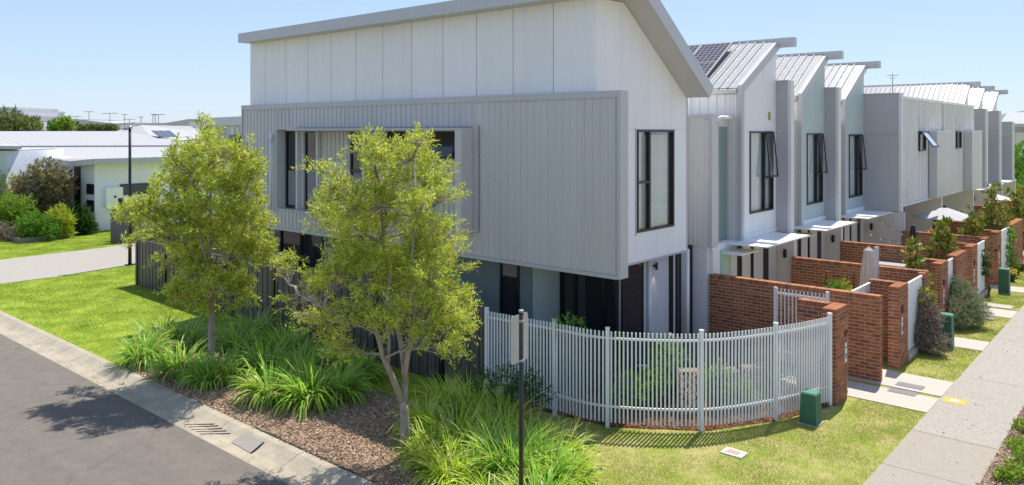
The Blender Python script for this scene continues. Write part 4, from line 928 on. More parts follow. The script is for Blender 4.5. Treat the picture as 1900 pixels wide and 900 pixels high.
right_cl = [(795, 790, .8), (800, 850, .8), (830, 750, .85), (845, 820, .9), (840, 885, .85), (880, 770, .9), (895, 850, .9), (905, 905, .8), (930, 800, .9), (945, 880, .95), (985, 840, .8), (1000, 895, .95), (1035, 850, .75), (1050, 895, .7), (1000, 960, .8), (920, 960, .8)]
pos_words = ['right beside the nearer tree trunk, at the back', 'right beside the nearer tree trunk, at the front', 'at the back left, against the dark fence', 'left of centre in the right group', 'bottom left of the right group', 'at the back centre, before the dark fence', 'centre of the right group', 'at the bottom, left of the sign post', 'behind the sign post, at the back', 'around the foot of the sign post', 'right of the sign post, at the back', 'dark green, directly right of the sign post', 'near the lawn corner, at the back', 'nearest the lawn corner', 'at the bottom edge, right of the post', 'at the bottom edge, left of the post']
for i, ((px, py, s), wds) in enumerate(zip(right_cl, pos_words)):
    g = G(px, py+14); blade_clump('lomandra_clump', (g[0], g[1], 0), .95, s*random.uniform(.9, 1.15), 430, LOMA if i in (11, 14, 9) else LOMY, 'strappy yellow green grass clump '+wds, 'grass clump', 'strappy clumps round the sign post', wd=.024, spread=.72 if i in (11, 9) else 1.0)
# seed heads
sd = []
for i in range(70):
    px = random.choice([random.uniform(960, 1080), random.uniform(780, 940), random.uniform(240, 640)]); 
    py = random.uniform(770, 860) if px > 700 else random.uniform(640, 700)
    g = G(px, py+20); h = random.uniform(.5, .85); a = random.uniform(0, 6.28)
    n = 60; t = rng.random(n); base = np.array([g[0], g[1], 0])+np.outer(.45+.55*t, np.array([.25*math.cos(a), .25*math.sin(a), h])); sd.append(leaf_quads(base+rng.normal(size=(n, 3))*.02, unit(rng.normal(size=(n, 3))+np.array([0, 0, 1])), np.full(n, .035), np.full(n, .008)))
stuff(mesh_np('seed_heads', np.concatenate(sd), 4, mat('straw', (.45, .36, .22), .8, transl=.3)), 'pale straw seed heads rising from the grass clumps', 'seed heads')

# ================================================================ shrubs and plants
def lob(px, py, r, D, n=1): x, y, z = W(px, py, D); rr = r*D/F; return (x, y, max(z, rr*.7), rr, rr, rr)
shrub('dark_shrub', [lob(940, 705, 26, 15.0), lob(975, 715, 26, 15.0), lob(900, 712, 20, 15.2), lob(1010, 728, 18, 14.9), (-10.3, 12.25, .3, .4, .25, .3)], 500, 10, .05, .018, .12, DKL, 'low dark shrub at the foot of the white fence', 'shrub')
gp_ = [(1163, 715, 20, 15.9, GREENL, 'spiky pale plant in the front garden mulch'), (1215, 700, 22, 16.2, GREENL, 'leafy shrub behind the third fence post from the left'), (1240, 660, 26, 16.5, GREENL, 'tall green shrub inside the curved fence'), (1140, 640, 16, 16.4, DKL, 'dark green plant near the patio'), (1330, 700, 24, 16.2, GREENL, 'green plant in front of the garden boxes'), (1375, 725, 20, 16.3, GREENL, 'leafy plant left of the fourth fence post'), (1420, 690, 20, 17.0, DKL, 'small plant near the brick pillar')]
for px, py, r, D, m, lab in gp_: shrub('garden_plant', [lob(px, py, r, D), lob(px+r*.6, py+r*.6, r*.8, D), lob(px-r*.5, py+r*.7, r*.8, D), lob(px, py+r, r*.8, D)], 190, 8, .10, .03, .12, m, lab, 'plant', 'plants inside the white fence')
shrub('garden_plant', [lob(1050, 604, 13, 15.9), lob(1072, 606, 13, 15.9), lob(1030, 608, 9, 15.9), (-11.0, 13.6, .7, .25, .25, .6)], 260, 8, .09, .022, .14, GREENL, 'feathery green plant showing above the white fence by the sliding door', 'plant')
# cream garden boxes, near-black leaf shadows painted into their colour
ZEB = mat('leaf_shadow_panel', (.62, .50, .42), .7)
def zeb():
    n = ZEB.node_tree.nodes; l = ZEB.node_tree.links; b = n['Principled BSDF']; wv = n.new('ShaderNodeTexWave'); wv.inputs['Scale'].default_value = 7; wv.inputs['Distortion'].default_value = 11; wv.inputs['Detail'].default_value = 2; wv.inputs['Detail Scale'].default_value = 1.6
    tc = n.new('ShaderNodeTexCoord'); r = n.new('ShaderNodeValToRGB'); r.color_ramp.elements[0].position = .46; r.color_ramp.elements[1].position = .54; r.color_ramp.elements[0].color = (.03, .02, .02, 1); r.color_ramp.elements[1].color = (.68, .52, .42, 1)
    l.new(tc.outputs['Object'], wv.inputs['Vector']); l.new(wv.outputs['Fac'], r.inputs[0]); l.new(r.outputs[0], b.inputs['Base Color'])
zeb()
for (px, D, w_, z1, lab) in [(1281, 15.9, .44, .85, 'cream garden box with leaf shadows painted on, behind the middle fence post'), (1347, 16.4, .56, .72, 'cream garden box with leaf shadows painted on, left of the fourth fence post'), (1400, 16.9, .46, .62, 'smaller cream garden box with painted leaf shadows near the brick pillar')]:
    x0, y0, _ = W(px, 600, D); r = thing('garden_box', lab, 'planter box', (x0, y0, 0), 'garden boxes with painted leaf shadows'); u = Vector((RT[0], RT[1], 0)); v = Vector((-u.y, u.x, 0)); o = Vector((x0, y0, .02))-u*w_*.5
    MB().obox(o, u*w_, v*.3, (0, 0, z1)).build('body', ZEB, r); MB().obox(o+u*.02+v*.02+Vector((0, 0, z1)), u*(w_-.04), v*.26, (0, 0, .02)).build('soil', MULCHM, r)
DZ = mat('dark_leaf_backdrop', (.03, .03, .03), .6, .3, 6, col2=(.09, .095, .10))  # dark panels added to stand in for the shaded deck and hedge
r = thing('garden_backdrop', 'dark low panels standing in for the shaded deck and hedge behind the garden plants', 'screen', (-9.6, 14.9, 0))
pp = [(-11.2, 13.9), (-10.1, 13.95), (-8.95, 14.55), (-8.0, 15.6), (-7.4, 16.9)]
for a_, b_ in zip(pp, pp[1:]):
    a_, b_ = Vector((*a_, .05)), Vector((*b_, .05)); d_ = b_-a_; MB().obox(a_, d_*.985, Vector((-d_.y, d_.x, 0)).normalized()*.04, (0, 0, 1.25)).build('backdrop_panel', DZ, r)
# patio furniture
ch = thing('patio_chair', 'grey backed outdoor chair on the patio, left of the cushion', 'chair', (-9.9, 14.9, .03), 'patio chairs')
def chair(r, c, a, m):
    u = Vector((math.cos(a), math.sin(a), 0)); v = Vector((-u.y, u.x, 0)); c = Vector(c)
    MB().obox(c-u*.27-v*.25+Vector((0, 0, .42)), u*.54, v*.5, (0, 0, .05)).build('seat', m, r)
    MB().obox(c-u*.27+v*.22+Vector((0, 0, .50)), u*.54, v*.05, v*.16+Vector((0, 0, .52))).build('backrest', m, r)
    for s in (-1, 1):
        for q in (-1, 1): MB().tube([c+u*.24*s+v*.22*q, c+u*.24*s+v*.22*q+Vector((0, 0, .42))], .018, 6).build('leg', STEELG, r)
        MB().tube([c+u*.27*s-v*.24+Vector((0, 0, .65)), c+u*.27*s+v*.26+Vector((0, 0, .65))], .018, 6).build('armrest', STEELG, r)
CH = mat('chair_mesh', (.16, .165, .18), .7)
chair(ch, (-9.55, 14.62, .1), -.2, CH)
ch2 = thing('patio_chair', 'outdoor chair with the cushion, right of the plant', 'chair', (-8.6, 15.0, .03), 'patio chairs'); chair(ch2, (-9.28, 15.85, .05), -.9, CH)
cm = MB(); c0 = Vector((-9.28, 15.6, .62))
for iu in range(7):
    for iv in range(7):
        a = (iu-3)/3; b = (iv-3)/3; th = .08*(1-a*a)**.5*(1-b*b)**.5 if abs(a) < 1 and abs(b) < 1 else .0; cm.v.append((c0.x+a*.25*.8, c0.y+a*.2-th, c0.z+.22+b*.2))
for iu in range(6):
    for iv in range(6): k = iu*7+iv; cm.f.append((k, k+7, k+8, k+1))
nb0 = len(cm.v)
for iu in range(7):
    for iv in range(7):
        a = (iu-3)/3; b = (iv-3)/3; th = .08*(1-a*a)**.5*(1-b*b)**.5 if abs(a) < 1 and abs(b) < 1 else .0; cm.v.append((c0.x+a*.25*.8, c0.y+a*.2+th+.003, c0.z+.22+b*.2))
for iu in range(6):
    for iv in range(6): k = nb0+iu*7+iv; cm.f.append((k, k+1, k+8, k+7))
tag(cm.build('cushion', mat('pink_pattern', (.55, .38, .34), .9, .3, 12), None, True), 'pink patterned cushion propped on a patio chair', 'cushion')
tb = thing('patio_table', 'low pale outdoor table behind the white fence', 'table', (-9.0, 14.9, 0)); bx('tabletop', (-9.35, 14.55, .72), (-8.55, 15.15, .75), WHITE2, tb)
for sx in (-9.3, -8.62):
    for sy in (14.6, 15.08): bx('leg', (sx, sy, 0), (sx+.04, sy+.04, .72), STEELG, tb)
shrub('potted_plant', [(-9.15, 14.85, .95, .16, .16, .12)], 60, 6, .09, .03, .08, GREENL, 'small leafy plant on the patio table', 'plant')
# columnar magnolias in the row
for (px, py0, py1, r, Y, lab) in [(1697, 446, 540, 22, 22.2, 'columnar magnolia nearest, behind the tall white screen'), (1747, 408, 478, 22, 26.8, 'columnar magnolia second from the near end, bronze tipped'), (1803, 388, 450, 20, 31.0, 'slim columnar magnolia in front of the white umbrella'), (1840, 342, 432, 23, 35.6, 'tallest columnar magnolia right of the white umbrella'), (1886, 352, 402, 24, 40, 'columnar magnolia at the right edge of the photo')]:
    X = -5.85; Y = yat(px, X); r *= .92; D = -FW[0]*-X+FW[1]*Y if False else (X*FW[0]+Y*FW[1])
    z1 = H-(py0-243)*D/F; z0 = H-(py1-243)*D/F; rr = r*D/F
    lb = [(X+random.uniform(-.12, .12), Y+random.uniform(-.12, .12), z0+(z1-z0)*t, rr*(1.15-.8*t)*random.uniform(.75, 1.2), rr*(1.15-.8*t)*random.uniform(.75, 1.2), (z1-z0)*.10) for t in (.02, .15, .3, .45, .6, .75, .9)]
    lb += [(X+random.uniform(-.2, .2), Y+random.uniform(-.2, .2), .6+(z0-.6)*t, rr*.9, rr*.9, .35) for t in (.2, .6)]
    t_ = shrub('magnolia_tree', lb, 270, 8, .17, .075, .10, MAGL, lab, 'tree', 'columnar magnolias along the front gardens', up=.7); 
    MB().tube([(X, Y, 0), (X, Y, z1-.1)], [.04, .012], 8).build('trunk', STEM, t_)
# shrubs on the verge
g = G(1724, 655); shrub('wispy_shrub', [(g[0]-.12, g[1], .45, .32, .32, .42), (g[0], g[1]+.1, .9, .25, .25, .35), (g[0]-.15, g[1]+.2, 1.2, .2, .2, .25), (g[0]+.15, g[1]-.1, .35, .28, .28, .32)], 1500, 10, .06, .016, .12, PURPL, 'wispy purple brown shrub beside the first small green box', 'shrub')
shrub('climber', [(-5.12, 22.9, 1.35, .12, .3, .25), (-5.12, 23.0, 1.0, .12, .2, .2)], 60, 6, .13, .06, .08, MAGL, 'magnolia sprig growing through the white screen above the wispy shrub', 'plant')
g = G(1788, 608); shrub('grey_shrub', [(g[0]-.1, g[1], .5, .45, .5, .5), (g[0]-.1, g[1]+.4, .85, .4, .4, .4), (g[0]+.2, g[1]+.3, .45, .4, .45, .42), (g[0]-.1, g[1]-.4, .35, .35, .4, .35), (g[0]-.25, g[1]+.5, 1.1, .25, .25, .3)], 2600, 10, .06, .017, .12, GREYL, 'grey green feathery shrub on the lawn between the pillars', 'shrub')
shrub('climber', [(-5.15, 31.6, 1.0, .1, .25, .3), (-5.15, 31.5, 1.5, .1, .15, .15)], 50, 6, .12, .05, .08, DKL, 'dark climber on the second white slat screen', 'plant')
shrub('climber', [(-5.15, 36.6, .8, .15, .4, .6), (-5.15, 36.9, 1.6, .15, .3, .3)], 90, 6, .12, .05, .08, GREENL, 'leafy climber on the far white slat screen', 'plant')
FLY = mat('yellow_flower', (.75, .55, .03), .6); FLP = mat('pink_flower', (.6, .25, .3), .6)
for (px, py, m, lab) in [(1875, 522, FLY, 'dark pot of yellow flowers nearest the green box'), (1884, 509, GREENL, 'dark pot with green plant, middle of three pots'), (1893, 502, FLP, 'dark pot of pink flowers, farthest of three pots')]:
    g = G(px, py); r = thing('flower_pot', lab, 'flower pot', (g[0], g[1], 0), 'flower pots by the far wall')
    MB().tube([(g[0], g[1], 0), (g[0], g[1], .3)], [.13, .19], 12).build('pot', BLACK, r)
    Pp, Dd, _ = in_lobes([(g[0], g[1], .38, .22, .22, .12)], 160, .4); mesh_np('flowers', sprigs(Pp, Dd, 2, .05, .04, .03), 4, m, r)
# right verge plants by the camera
for (px, py, s, lab) in [(1895, 880, 1, 'bright green verge plant at the bottom right corner'), (1893, 840, .9, 'yellow green verge plant above the bottom right one'), (1903, 800, .7, 'small verge plant at the right edge'), (1915, 860, 1, 'leafy verge plant partly out of frame on the right'), (1870, 893, .6, 'low verge plant nearest the footpath')]:
    g = G(px, py); shrub('verge_plant', [(g[0], g[1], .12*s, .22*s, .22*s, .14*s), (g[0]+.1, g[1]+.1, .16*s, .15*s, .15*s, .12*s)], 90, 7, .08, .028, .07, BRIGHTL, lab, 'plant', 'low plants in the verge bed', stemr=.01)
# street furniture ------------------------------------------------------
for (px, py, lab) in [(1500, 790, 'green utility box on the lawn beside the white curved fence'), (1754, 645, 'green utility box beside the wispy purple shrub'), (1863, 545, 'farthest green utility box, by the flower pots')]:
    g = G(px, py); r = thing('utility_box', lab, 'utility box', g, 'green utility boxes along the footpath')
    x, y = g[0]-.02, g[1]+.18; b, t_ = .17, .147
    if py < 700: b, t_ = .17, .16
    hh = .60 if py > 700 else .85
    mb = MB(); mb.v = [(x-b, y-b, 0), (x+b, y-b, 0), (x+b, y+b, 0), (x-b, y+b, 0), (x-t_, y-t_, hh), (x+t_, y-t_, hh), (x+t_, y+t_, hh), (x-t_, y+t_, hh)]; mb.f = [(0, 3, 2, 1), (4, 5, 6, 7), (0, 1, 5, 4), (1, 2, 6, 5), (2, 3, 7, 6), (3, 0, 4, 7)]
    mb.build('body', BOXG, r)
    mb = MB(); t2 = t_+.008; mb.v = [(x-t2, y-t2, hh+.001), (x+t2, y-t2, hh+.001), (x+t2, y+t2, hh+.001), (x-t2, y+t2, hh+.001), (x-t2+.02, y-t2+.02, hh+.03), (x+t2-.02, y-t2+.02, hh+.03), (x+t2-.02, y+t2-.02, hh+.03), (x-t2+.02, y+t2-.02, hh+.03)]; mb.f = [(0, 3, 2, 1), (4, 5, 6, 7), (0, 1, 5, 4), (1, 2, 6, 5), (2, 3, 7, 6), (3, 0, 4, 7)]
    mb.build('lid', mat('green_lid', (.07, .22, .13), .5, .05, 4), r)
    bx('base', (x-b-.03, y-b-.03, 0), (x+b+.03, y+b+.03, .02), PATHS, r)
# sign post
sx, sy, _ = W(967, 800, 10.9); sg = thing('street_sign', 'back of a grey road sign clamped to a dark pole among the grass clumps', 'sign', (sx, sy, 0))
MB().tube([(sx, sy, 0), (sx, sy, H-340*10.9/F+.03)], .032, 14).build('pole', mat('dark_pole', (.018, .015, .013), .4), sg, True)
MB().tube([(sx, sy, H-340*10.9/F+.03), (sx, sy, H-340*10.9/F+.06)], .036, 14).build('cap', STEELG, sg, True)
a = Vector(W(948, 634, 10.95)); b = Vector(W(979.5, 630, 11.32)); u = (b-a); u.z = 0; wl = u.length; u.normalize(); v = Vector((-u.y, u.x, 0)); zc = a.z; hh = 90*10.95/F
pts = []
rc = .05
for (cx_, cz_, a0) in ((wl-rc, hh/2-rc, 0), (rc, hh/2-rc, 90), (rc, -hh/2+rc, 180), (wl-rc, -hh/2+rc, 270)):
    for q in range(5): an = math.radians(a0+q*22.5); pts.append(Vector((a.x, a.y, zc))+u*(cx_+rc*math.cos(an))+Vector((0, 0, 1))*(cz_+rc*math.sin(an)))
off = Vector((sx, sy, 0))-Vector((a.x, a.y, 0)); 
pl = MB().prism(pts, v*.006).build('sign_plate', mat('sign_back', (.50, .49, .45), .5, .06, 6, metal=.3), sg)
for zz in (hh/2-.05, -hh/2+.08): MB().tube([(sx, sy, zc+zz), (sx, sy, zc+zz+.03)], .042, 14).build('clamp', STEELG, sg, True)
for zz in (hh/2-.06, -hh/2+.07): MB().obox(Vector((a.x, a.y, zc+zz))+v*.006+u*.03, u*(wl-.06), v*.012, (0, 0, .035)).build('rail', STEELG, sg)
# lamp post
lx, ly, _ = G(241, 492); lp = thing('street_lamp', 'slim black street lamp beside the driveway', 'street lamp', (lx, ly, 0))
MB().tube([(lx, ly, 0), (lx, ly, 5.98)], [.075, .055], 12).build('pole', BLACK, lp, True)
MB().obox((lx+.05, ly+.02, 5.88), Vector((-RT[0], -RT[1], 0))*.34, (.06, -.05, 0), (0, 0, .05)).build('arm', BLACK, lp)
MB().tube([(lx, ly, 5.94), (lx, ly, 6.06)], [.14, .05], 12).build('cap', STEELG, lp, True); bx('base_plate', (lx-.16, ly-.16, 0), (lx+.16, ly+.16, .04), BLACK, lp)
# umbrellas ---------------------------------------------------------
def canopy(parent, c, R, h, m, n=8):
    for k in range(n):
        a0, a1 = 2*math.pi*k/n+.3, 2*math.pi*(k+1)/n+.3; am = (a0+a1)/2
        mb = MB(); p = [(c[0], c[1], c[2]+h), (c[0]+R*math.cos(a0), c[1]+R*math.sin(a0), c[2]), (c[0]+R*.94*math.cos(am), c[1]+R*.94*math.sin(am), c[2]-.01), (c[0]+R*math.cos(a1), c[1]+R*math.sin(a1), c[2])]
        q = [(x, y, z-.012) for x, y, z in p]; mb.v = p+q; mb.f = [(0, 1, 2), (0, 2, 3), (4, 6, 5), (4, 7, 6), (1, 5, 6, 2), (2, 6, 7, 3)]; mb.build('canopy_panel', m, parent)
        MB().tube([(c[0], c[1], c[2]+h-.02), (c[0]+R*math.cos(a0), c[1]+R*math.sin(a0), c[2]-.02)], .012, 5).build('rib', BLACK, parent)
for (px, py, D, R, lab, m) in [(1753, 403, 31.5, 1.2, 'large white open umbrella in front of the flat fronted house', CLOTHW), (1842, 372, 44, 1.4, 'pale pinkish grey open umbrella farther down the row', mat('pinkish_cloth', (.55, .50, .48), .85, .04, 3))]:
    x, y, z = W(px, py, D); r = thing('patio_umbrella', lab, 'umbrella', (x, y, 0), 'open umbrellas'); canopy(r, (x, y, z), R, .42, m)
    MB().tube([(x, y, 0), (x, y, z+.45)], .03, 8).build('pole', STEELG, r, True); MB().tube([(x, y, z+.40), (x, y, z+.47)], [.09, .05], 10).build('top_cap', BLACK, r); MB().tube([(x, y, 0), (x, y, .08)], .3, 12).build('base', BLACK, r)
def furled(px, py, D, hh, m, lab, rad=.16):
    x, y, z = W(px, py, D); r = thing('furled_umbrella', lab, 'umbrella', (x, y, 0), 'furled umbrellas')
    mb = MB(); n = 20; prof = [(z, .03), (z-.08, rad*.55), (z-.25, rad*.62), (z-.7, rad*.9), (z-hh, rad*1.1), (z-hh-.02, rad*.3)]
    for zz, q in prof:
        for j in range(n): an = 2*math.pi*j/n; k_ = 1+.16*(1 if j % 2 else -1); mb.v.append((x+q*k_*math.cos(an), y+q*k_*math.sin(an), zz))
    for i in range(len(prof)-1):
        for j in range(n): a = i*n+j; b = i*n+(j+1) % n; mb.f.append((a, b, b+n, a+n))
    mb.f.append(tuple(range(n))); mb.build('canopy', m, r)
    MB().tube([(x, y, 0), (x, y, z+.03)], .022, 8).build('pole', STEELG, r, True); MB().tube([(x, y, 0), (x, y, .07)], .25, 12).build('base', BLACK, r)
    MB().tube([(x, y, z-.27), (x, y, z-.23)], rad*.72, 12).build('strap', m, r)
furled(1612, 459, 21.5, 1.45, CLOTHB, 'furled beige umbrella above the second brick wall', .21)
bx_p = W(1622, 458, 21.8); tag(bx('grey_post', (bx_p[0], bx_p[1], 0), (bx_p[0]+.1, bx_p[1]+.1, bx_p[2]), CLAD), 'slim grey post beside the furled beige umbrella', 'post')
furled(1694, 418, 29.3, .95, CLOTHBL, 'furled navy umbrella in front of the widest grey blade', .13)
furled(508, 428, 24.6, 1.4, mat('pale_cloth', (.36, .34, .31), .9, .15, 5), 'furled pale umbrella by the sliding door of the corner house', .20)
# small table and lamp bits in second yard
tp = W(1650, 487, 25.5); r = thing('garden_table', 'pale grey outdoor table behind the second brick wall', 'table', (tp[0], tp[1], 0)); bx('tabletop', (tp[0]-.6, tp[1]-.4, 1.42), (tp[0]+.6, tp[1]+.5, 1.48), STEELG, r)
for s in (-.5, .45): bx('leg', (tp[0]+s, tp[1]-.2, 0), (tp[0]+s+.06, tp[1]-.1, 1.42), STEELG, r)
for (px, py, m, lab) in [(1549, 540, GREENL, 'small pot plant hanging behind the first brick wall'), (1566, 542, YELLOWL, 'yellow orange plant behind the first brick wall')]:
    x, y, z = W(px, py-10, 21.2); shrub('yard_plant', [(x, y, z, .18, .18, .14), (x+.1, y, z-.1, .15, .15, .1)], 60, 6, .08, .03, .06, m, lab, 'plant', stemr=.01)
rk = thing('plant_rack', 'thin black metal frame behind the small yard plants', 'rack', (-7.2, 21.5, 0)); p0 = Vector(W(1533, 503, 22.3)); p1 = Vector(W(1584, 507, 21.9))
MB().tube([(p0.x, p0.y, 0), p0, p1, (p1.x, p1.y, 0)], .014, 6).build('frame', BLACK, rk)
# string lights
sl_ = thing('string_lights', 'strings of small bulbs hung from the awning to the brick wall', 'string lights', (-8.3, 30, 2.5))
for (a, b, sag) in [((1629, 404, 28.9), (1700, 440, 30), .12), ((1650, 398, 29.5), (1675, 415, 30.5), .05), ((1607, 428, 27.5), (1675, 447, 29.5), .12)]:
    A_, B_ = Vector(W(*a)), Vector(W(*b)); pts = [A_.lerp(B_, i/8)-Vector((0, 0, sag*4*(i/8)*(1-i/8))) for i in range(9)]
    wr = MB().tube(pts, .006, 4).build('wire', BLACK, sl_)
    for p in pts[1::2]: MB().tube([p, p-Vector((0, 0, .05)), p-Vector((0, 0, .1))], [.012, .035, .012], 6).build('bulb', mat('bulb_glass', (.8, .78, .7), .15), sl_)
# TV antenna on row house
an = thing('antenna', 'tv antenna on the roof at the right of the row', 'antenna', W(1656, 160, 45))
x, y, z = W(1656, 160, 45); MB().tube([(x, y, z-.5), (x, y, z+.75)], .03, 5).build('mast', STEELG, an); MB().box((x-.3, y-.02, z+.6), (x+.3, y+.02, z+.64)).box((x-.15, y-.02, z+.45), (x+.15, y+.02, z+.49)).build('array', STEELG, an)

# ================================================================ left neighbour: low white house
def wallpx(name, parent, pts, z0, z1, m, th=.15):
    "thick wall through ground points"
    for a, b in zip(pts, pts[1:]):
        a, b = Vector((a[0], a[1], z0)), Vector((b[0], b[1], z0)); d = b-a; n = Vector((-d.y, d.x, 0)).normalized()
        MB().obox(a, d, n*th, (0, 0, z1-z0)).build(name, m, parent)
nh = thing('low_white_house', 'low white single storey house with broad white roof behind the shrubs', 'house', (-52, 22, 0))
CW = W(176, 300, 45.1); C0 = (CW[0], CW[1])             # front corner
NW = mat('bright_white_wall', (.84, .83, .88), .7, .03, 1)
XN = C0[0]
bx('wall', (XN-8, C0[1], 0), (XN, C0[1]+16, 4.12), NW, nh)
# left side steps: pale panel then dark door
p1 = G(150, 432); p2 = G(137, 428)
Q0 = Vector((XN-.01, C0[1]+.02, 0)); Q1, Q2, Q3 = [Vector((*W(px, 300, D)[:2], 0)) for px, D in ((150, 46.0), (137, 46.3), (50, 44.6))]
for a, b, m_, nm, h_ in ((Q0, Q1, mat('pale_cream_wall', (.66, .66, .60), .7), 'wall', 4.0), (Q1, Q2, BLACK, 'dark_door', 3.7), (Q2, Q3, NW, 'wall', 3.0)):
    d = b-a; n_ = Vector((-d.y, d.x, 0)).normalized(); n_ = n_ if n_.dot(Vector((FW[0], FW[1], 0))) > 0 else -n_
    MB().obox(a, d, n_*.2, (0, 0, h_)).build(nm, m_, nh)
def vwin(parent, px0, px1, py0, py1, Xp):
    y0, y1 = yat(px0, Xp), yat(px1, Xp); D = Xp*FW[0]+y0*FW[1]; zt, zb = H-(py0-243)*D/F, H-(py1-243)*D/F
    win_x(parent, y0, y1, zb, zt, Xp+.03, fw=.06, dep=.04)
vwin(nh, 223, 283, 342, 362, XN)
for (zt, zb) in ((341, 360), (371, 391)):
    D = 45.5; z1, z0 = H-(zt-243)*D/F, H-(zb-243)*D/F; d = Q1-Q0; n_ = Vector((-d.y, d.x, 0)).normalized(); n_ = -n_ if n_.dot(Vector((FW[0], FW[1], 0))) > 0 else n_
    MB().obox(Q0+d*.06+Vector((0, 0, z0)), d*.5, n_*.05, (0, 0, z1-z0)).build('window', BLACK, nh)
y0 = yat(194, XN); bx('meter_box', (XN+.001, y0, 1.35), (XN+.25, y0+.95, 2.5), WHITE, nh); MB().tube([(XN+.25, y0+.5, 1.95), (XN+.28, y0+.5, 1.95)], .07, 10).build('lock', BLACK, nh)
# roof: eave along the corner, two pitches
EZ = 4.2
ea = [(XN+.5, C0[1]-.5), (XN+.5, C0[1]+18), (XN-14, C0[1]+24), (XN-30, C0[1]+8), (XN-13, C0[1]-6.5), (XN-6.2, C0[1]-3.0)]
mb = MB()
A0 = Vector((XN+.6, C0[1]-.3, EZ)); A1 = Vector((XN+.6, C0[1]+17, EZ+.05)); B0 = Vector((*W(150, 273, 58)[:2], H-30*58/F)); 
Lw = Vector(W(-5, 302, 49)); Lw2 = Vector(W(28, 298, 48)); E1 = Vector(W(72, 293, 52)); E2 = Vector(W(134, 299.8, 46))
J0 = Vector(W(-60, 273.5, 62)); J1 = Vector(W(420, 272, 62)); K0 = Vector(W(-80, 243.5, 84)); K1 = Vector(W(215, 243.5, 84)); K2 = Vector(W(330, 262, 84))
R1 = [tuple(p) for p in (Lw, E1, E2, A0, A1, J1, J0)]
i0 = 0; mb.v = R1+[(x, y, z-.28) for x, y, z in R1]; n = len(R1); mb.f = [tuple(range(n)), tuple(range(n, 2*n))[::-1]]+[(k, (k+1) % n, n+(k+1) % n, n+k) for k in range(n)]
mb.build('roof', mat('far_white_roof', (.42, .41, .395), .6, .03, .5), nh)
J0b, J1b = J0+Vector((0, 0, .12)), J1+Vector((0, 0, .12))
def quadslab(name, q, m, parent, th=.25):
    q = [tuple(p) for p in q]; mb = MB(); n = len(q); mb.v = q+[(x, y, z-th) for x, y, z in q]; mb.f = [tuple(range(n)), tuple(range(n, 2*n))[::-1]]+[(k, (k+1) % n, n+(k+1) % n, n+k) for k in range(n)]; return mb.build(name, m, parent)
FR = MATS['far_white_roof']
for i in range(28):
    t0, t1 = i/28, (i+.96)/28
    quadslab('roof_sheet', [J0b.lerp(J1b, t0), J0b.lerp(J1b, t1), K0.lerp(K1 if t1 < .8 else K1, t1), K0.lerp(K1, t0)], FR, nh)
# front fascia strips
for a, b in ((E1, E2), (E2, A0), (A0, A1)):
    d = b-a; n_ = Vector((d.y, -d.x, 0)).normalized()*.05
    MB().obox(a+Vector((0, 0, -.30)), d, n_, (0, 0, .33)).build('fascia', TRIM, nh)
# second roof peak with solar
sh = thing('peaked_white_roof_house', 'white hip roofed house with solar panels behind the low white house', 'house', (-80, 60, 0))
a = [Vector(W(216, 243, 90)), Vector(W(262, 232, 90)), Vector(W(352, 234, 90)), Vector(W(390, 247, 88)), Vector(W(395, 280, 70)), Vector(W(300, 280, 66))]
quadslab('roof', a, FR, sh); bx('wall', (a[4].x-10, a[4].y+2, 0), (a[4].x-2, a[4].y+12, 3.6), NW, sh)
for i in range(3):
    q0 = Vector(W(281+i*12, 245, 76)); q1 = Vector(W(291+i*12, 245, 76)); q2 = Vector(W(305+i*12, 256, 71)); q3 = Vector(W(295+i*12, 256, 71))
    quadslab('roof_panel', [q0+Vector((0, 0, .15)), q1+Vector((0, 0, .15)), q2+Vector((0, 0, .15)), q3+Vector((0, 0, .15))], mat('far_solar', (.05, .055, .075), .3), sh, .06)
# small raised clerestory at left edge
ce = thing('grey_green_house', 'grey green walled house with flat roof at the left edge', 'house', W(5, 320, 44))
x, y, z = W(0, 290, 46); a = Vector(W(-60, 290, 48)); b = Vector(W(12, 290, 46)); c = Vector(W(20, 290, 47.5))
MB().obox((a.x, a.y, 0), (b.x-a.x, b.y-a.y, 0), (-3, 4, 0), (0, 0, H-37*46/F)).build('wall', SAGEL, ce)
MB().obox((b.x+.01, b.y, 0), (c.x-b.x, c.y-b.y, 0), (-3, 4, 0), (0, 0, H-37*46/F)).build('wall', NW, ce)
q = [Vector(W(-60, 270, 46)), Vector(W(40, 271, 46)), Vector(W(30, 268, 52)), Vector(W(-60, 267, 52))]; quadslab('roof', q, TRIM, ce, .2)
# grey gate wall by the driveway
g0 = G(205, 452); g1 = G(262, 449); gwl = thing('grey_gate_wall', 'dark grey timber boundary wall beside the driveway', 'wall', (g0[0], g0[1], 0)); D = F*H/(452-243); zt = H-(388-243)*D/F
u = Vector((g1[0]-g0[0], g1[1]-g0[1], 0)); 
for i in range(10): MB().obox(Vector((g0[0], g0[1], 0))+u*(i/10), u*.098, Vector((-u.y, u.x, 0)).normalized()*.15, (0, 0, zt)).build('board', mat('grey_board', (.13, .12, .115), .8, .1, 4), gwl)
sc_ = thing('louvre_screen', 'small white louvre screen with dark post beside the meter box', 'screen', G(222, 440)); p = Vector(W(219, 385, 41.5)); bx('post', (p.x, p.y, 0), (p.x+.25, p.y+.25, p.z+.5), BLACK, sc_)
for i in range(5): MB().obox((p.x+.26, p.y+.2, p.z+.4-.18*i), (RT[0]*1.0, RT[1]*1.0, 0), (.05, -.05, 0), (0, 0, .12)).build('slat', WHITE, sc_)
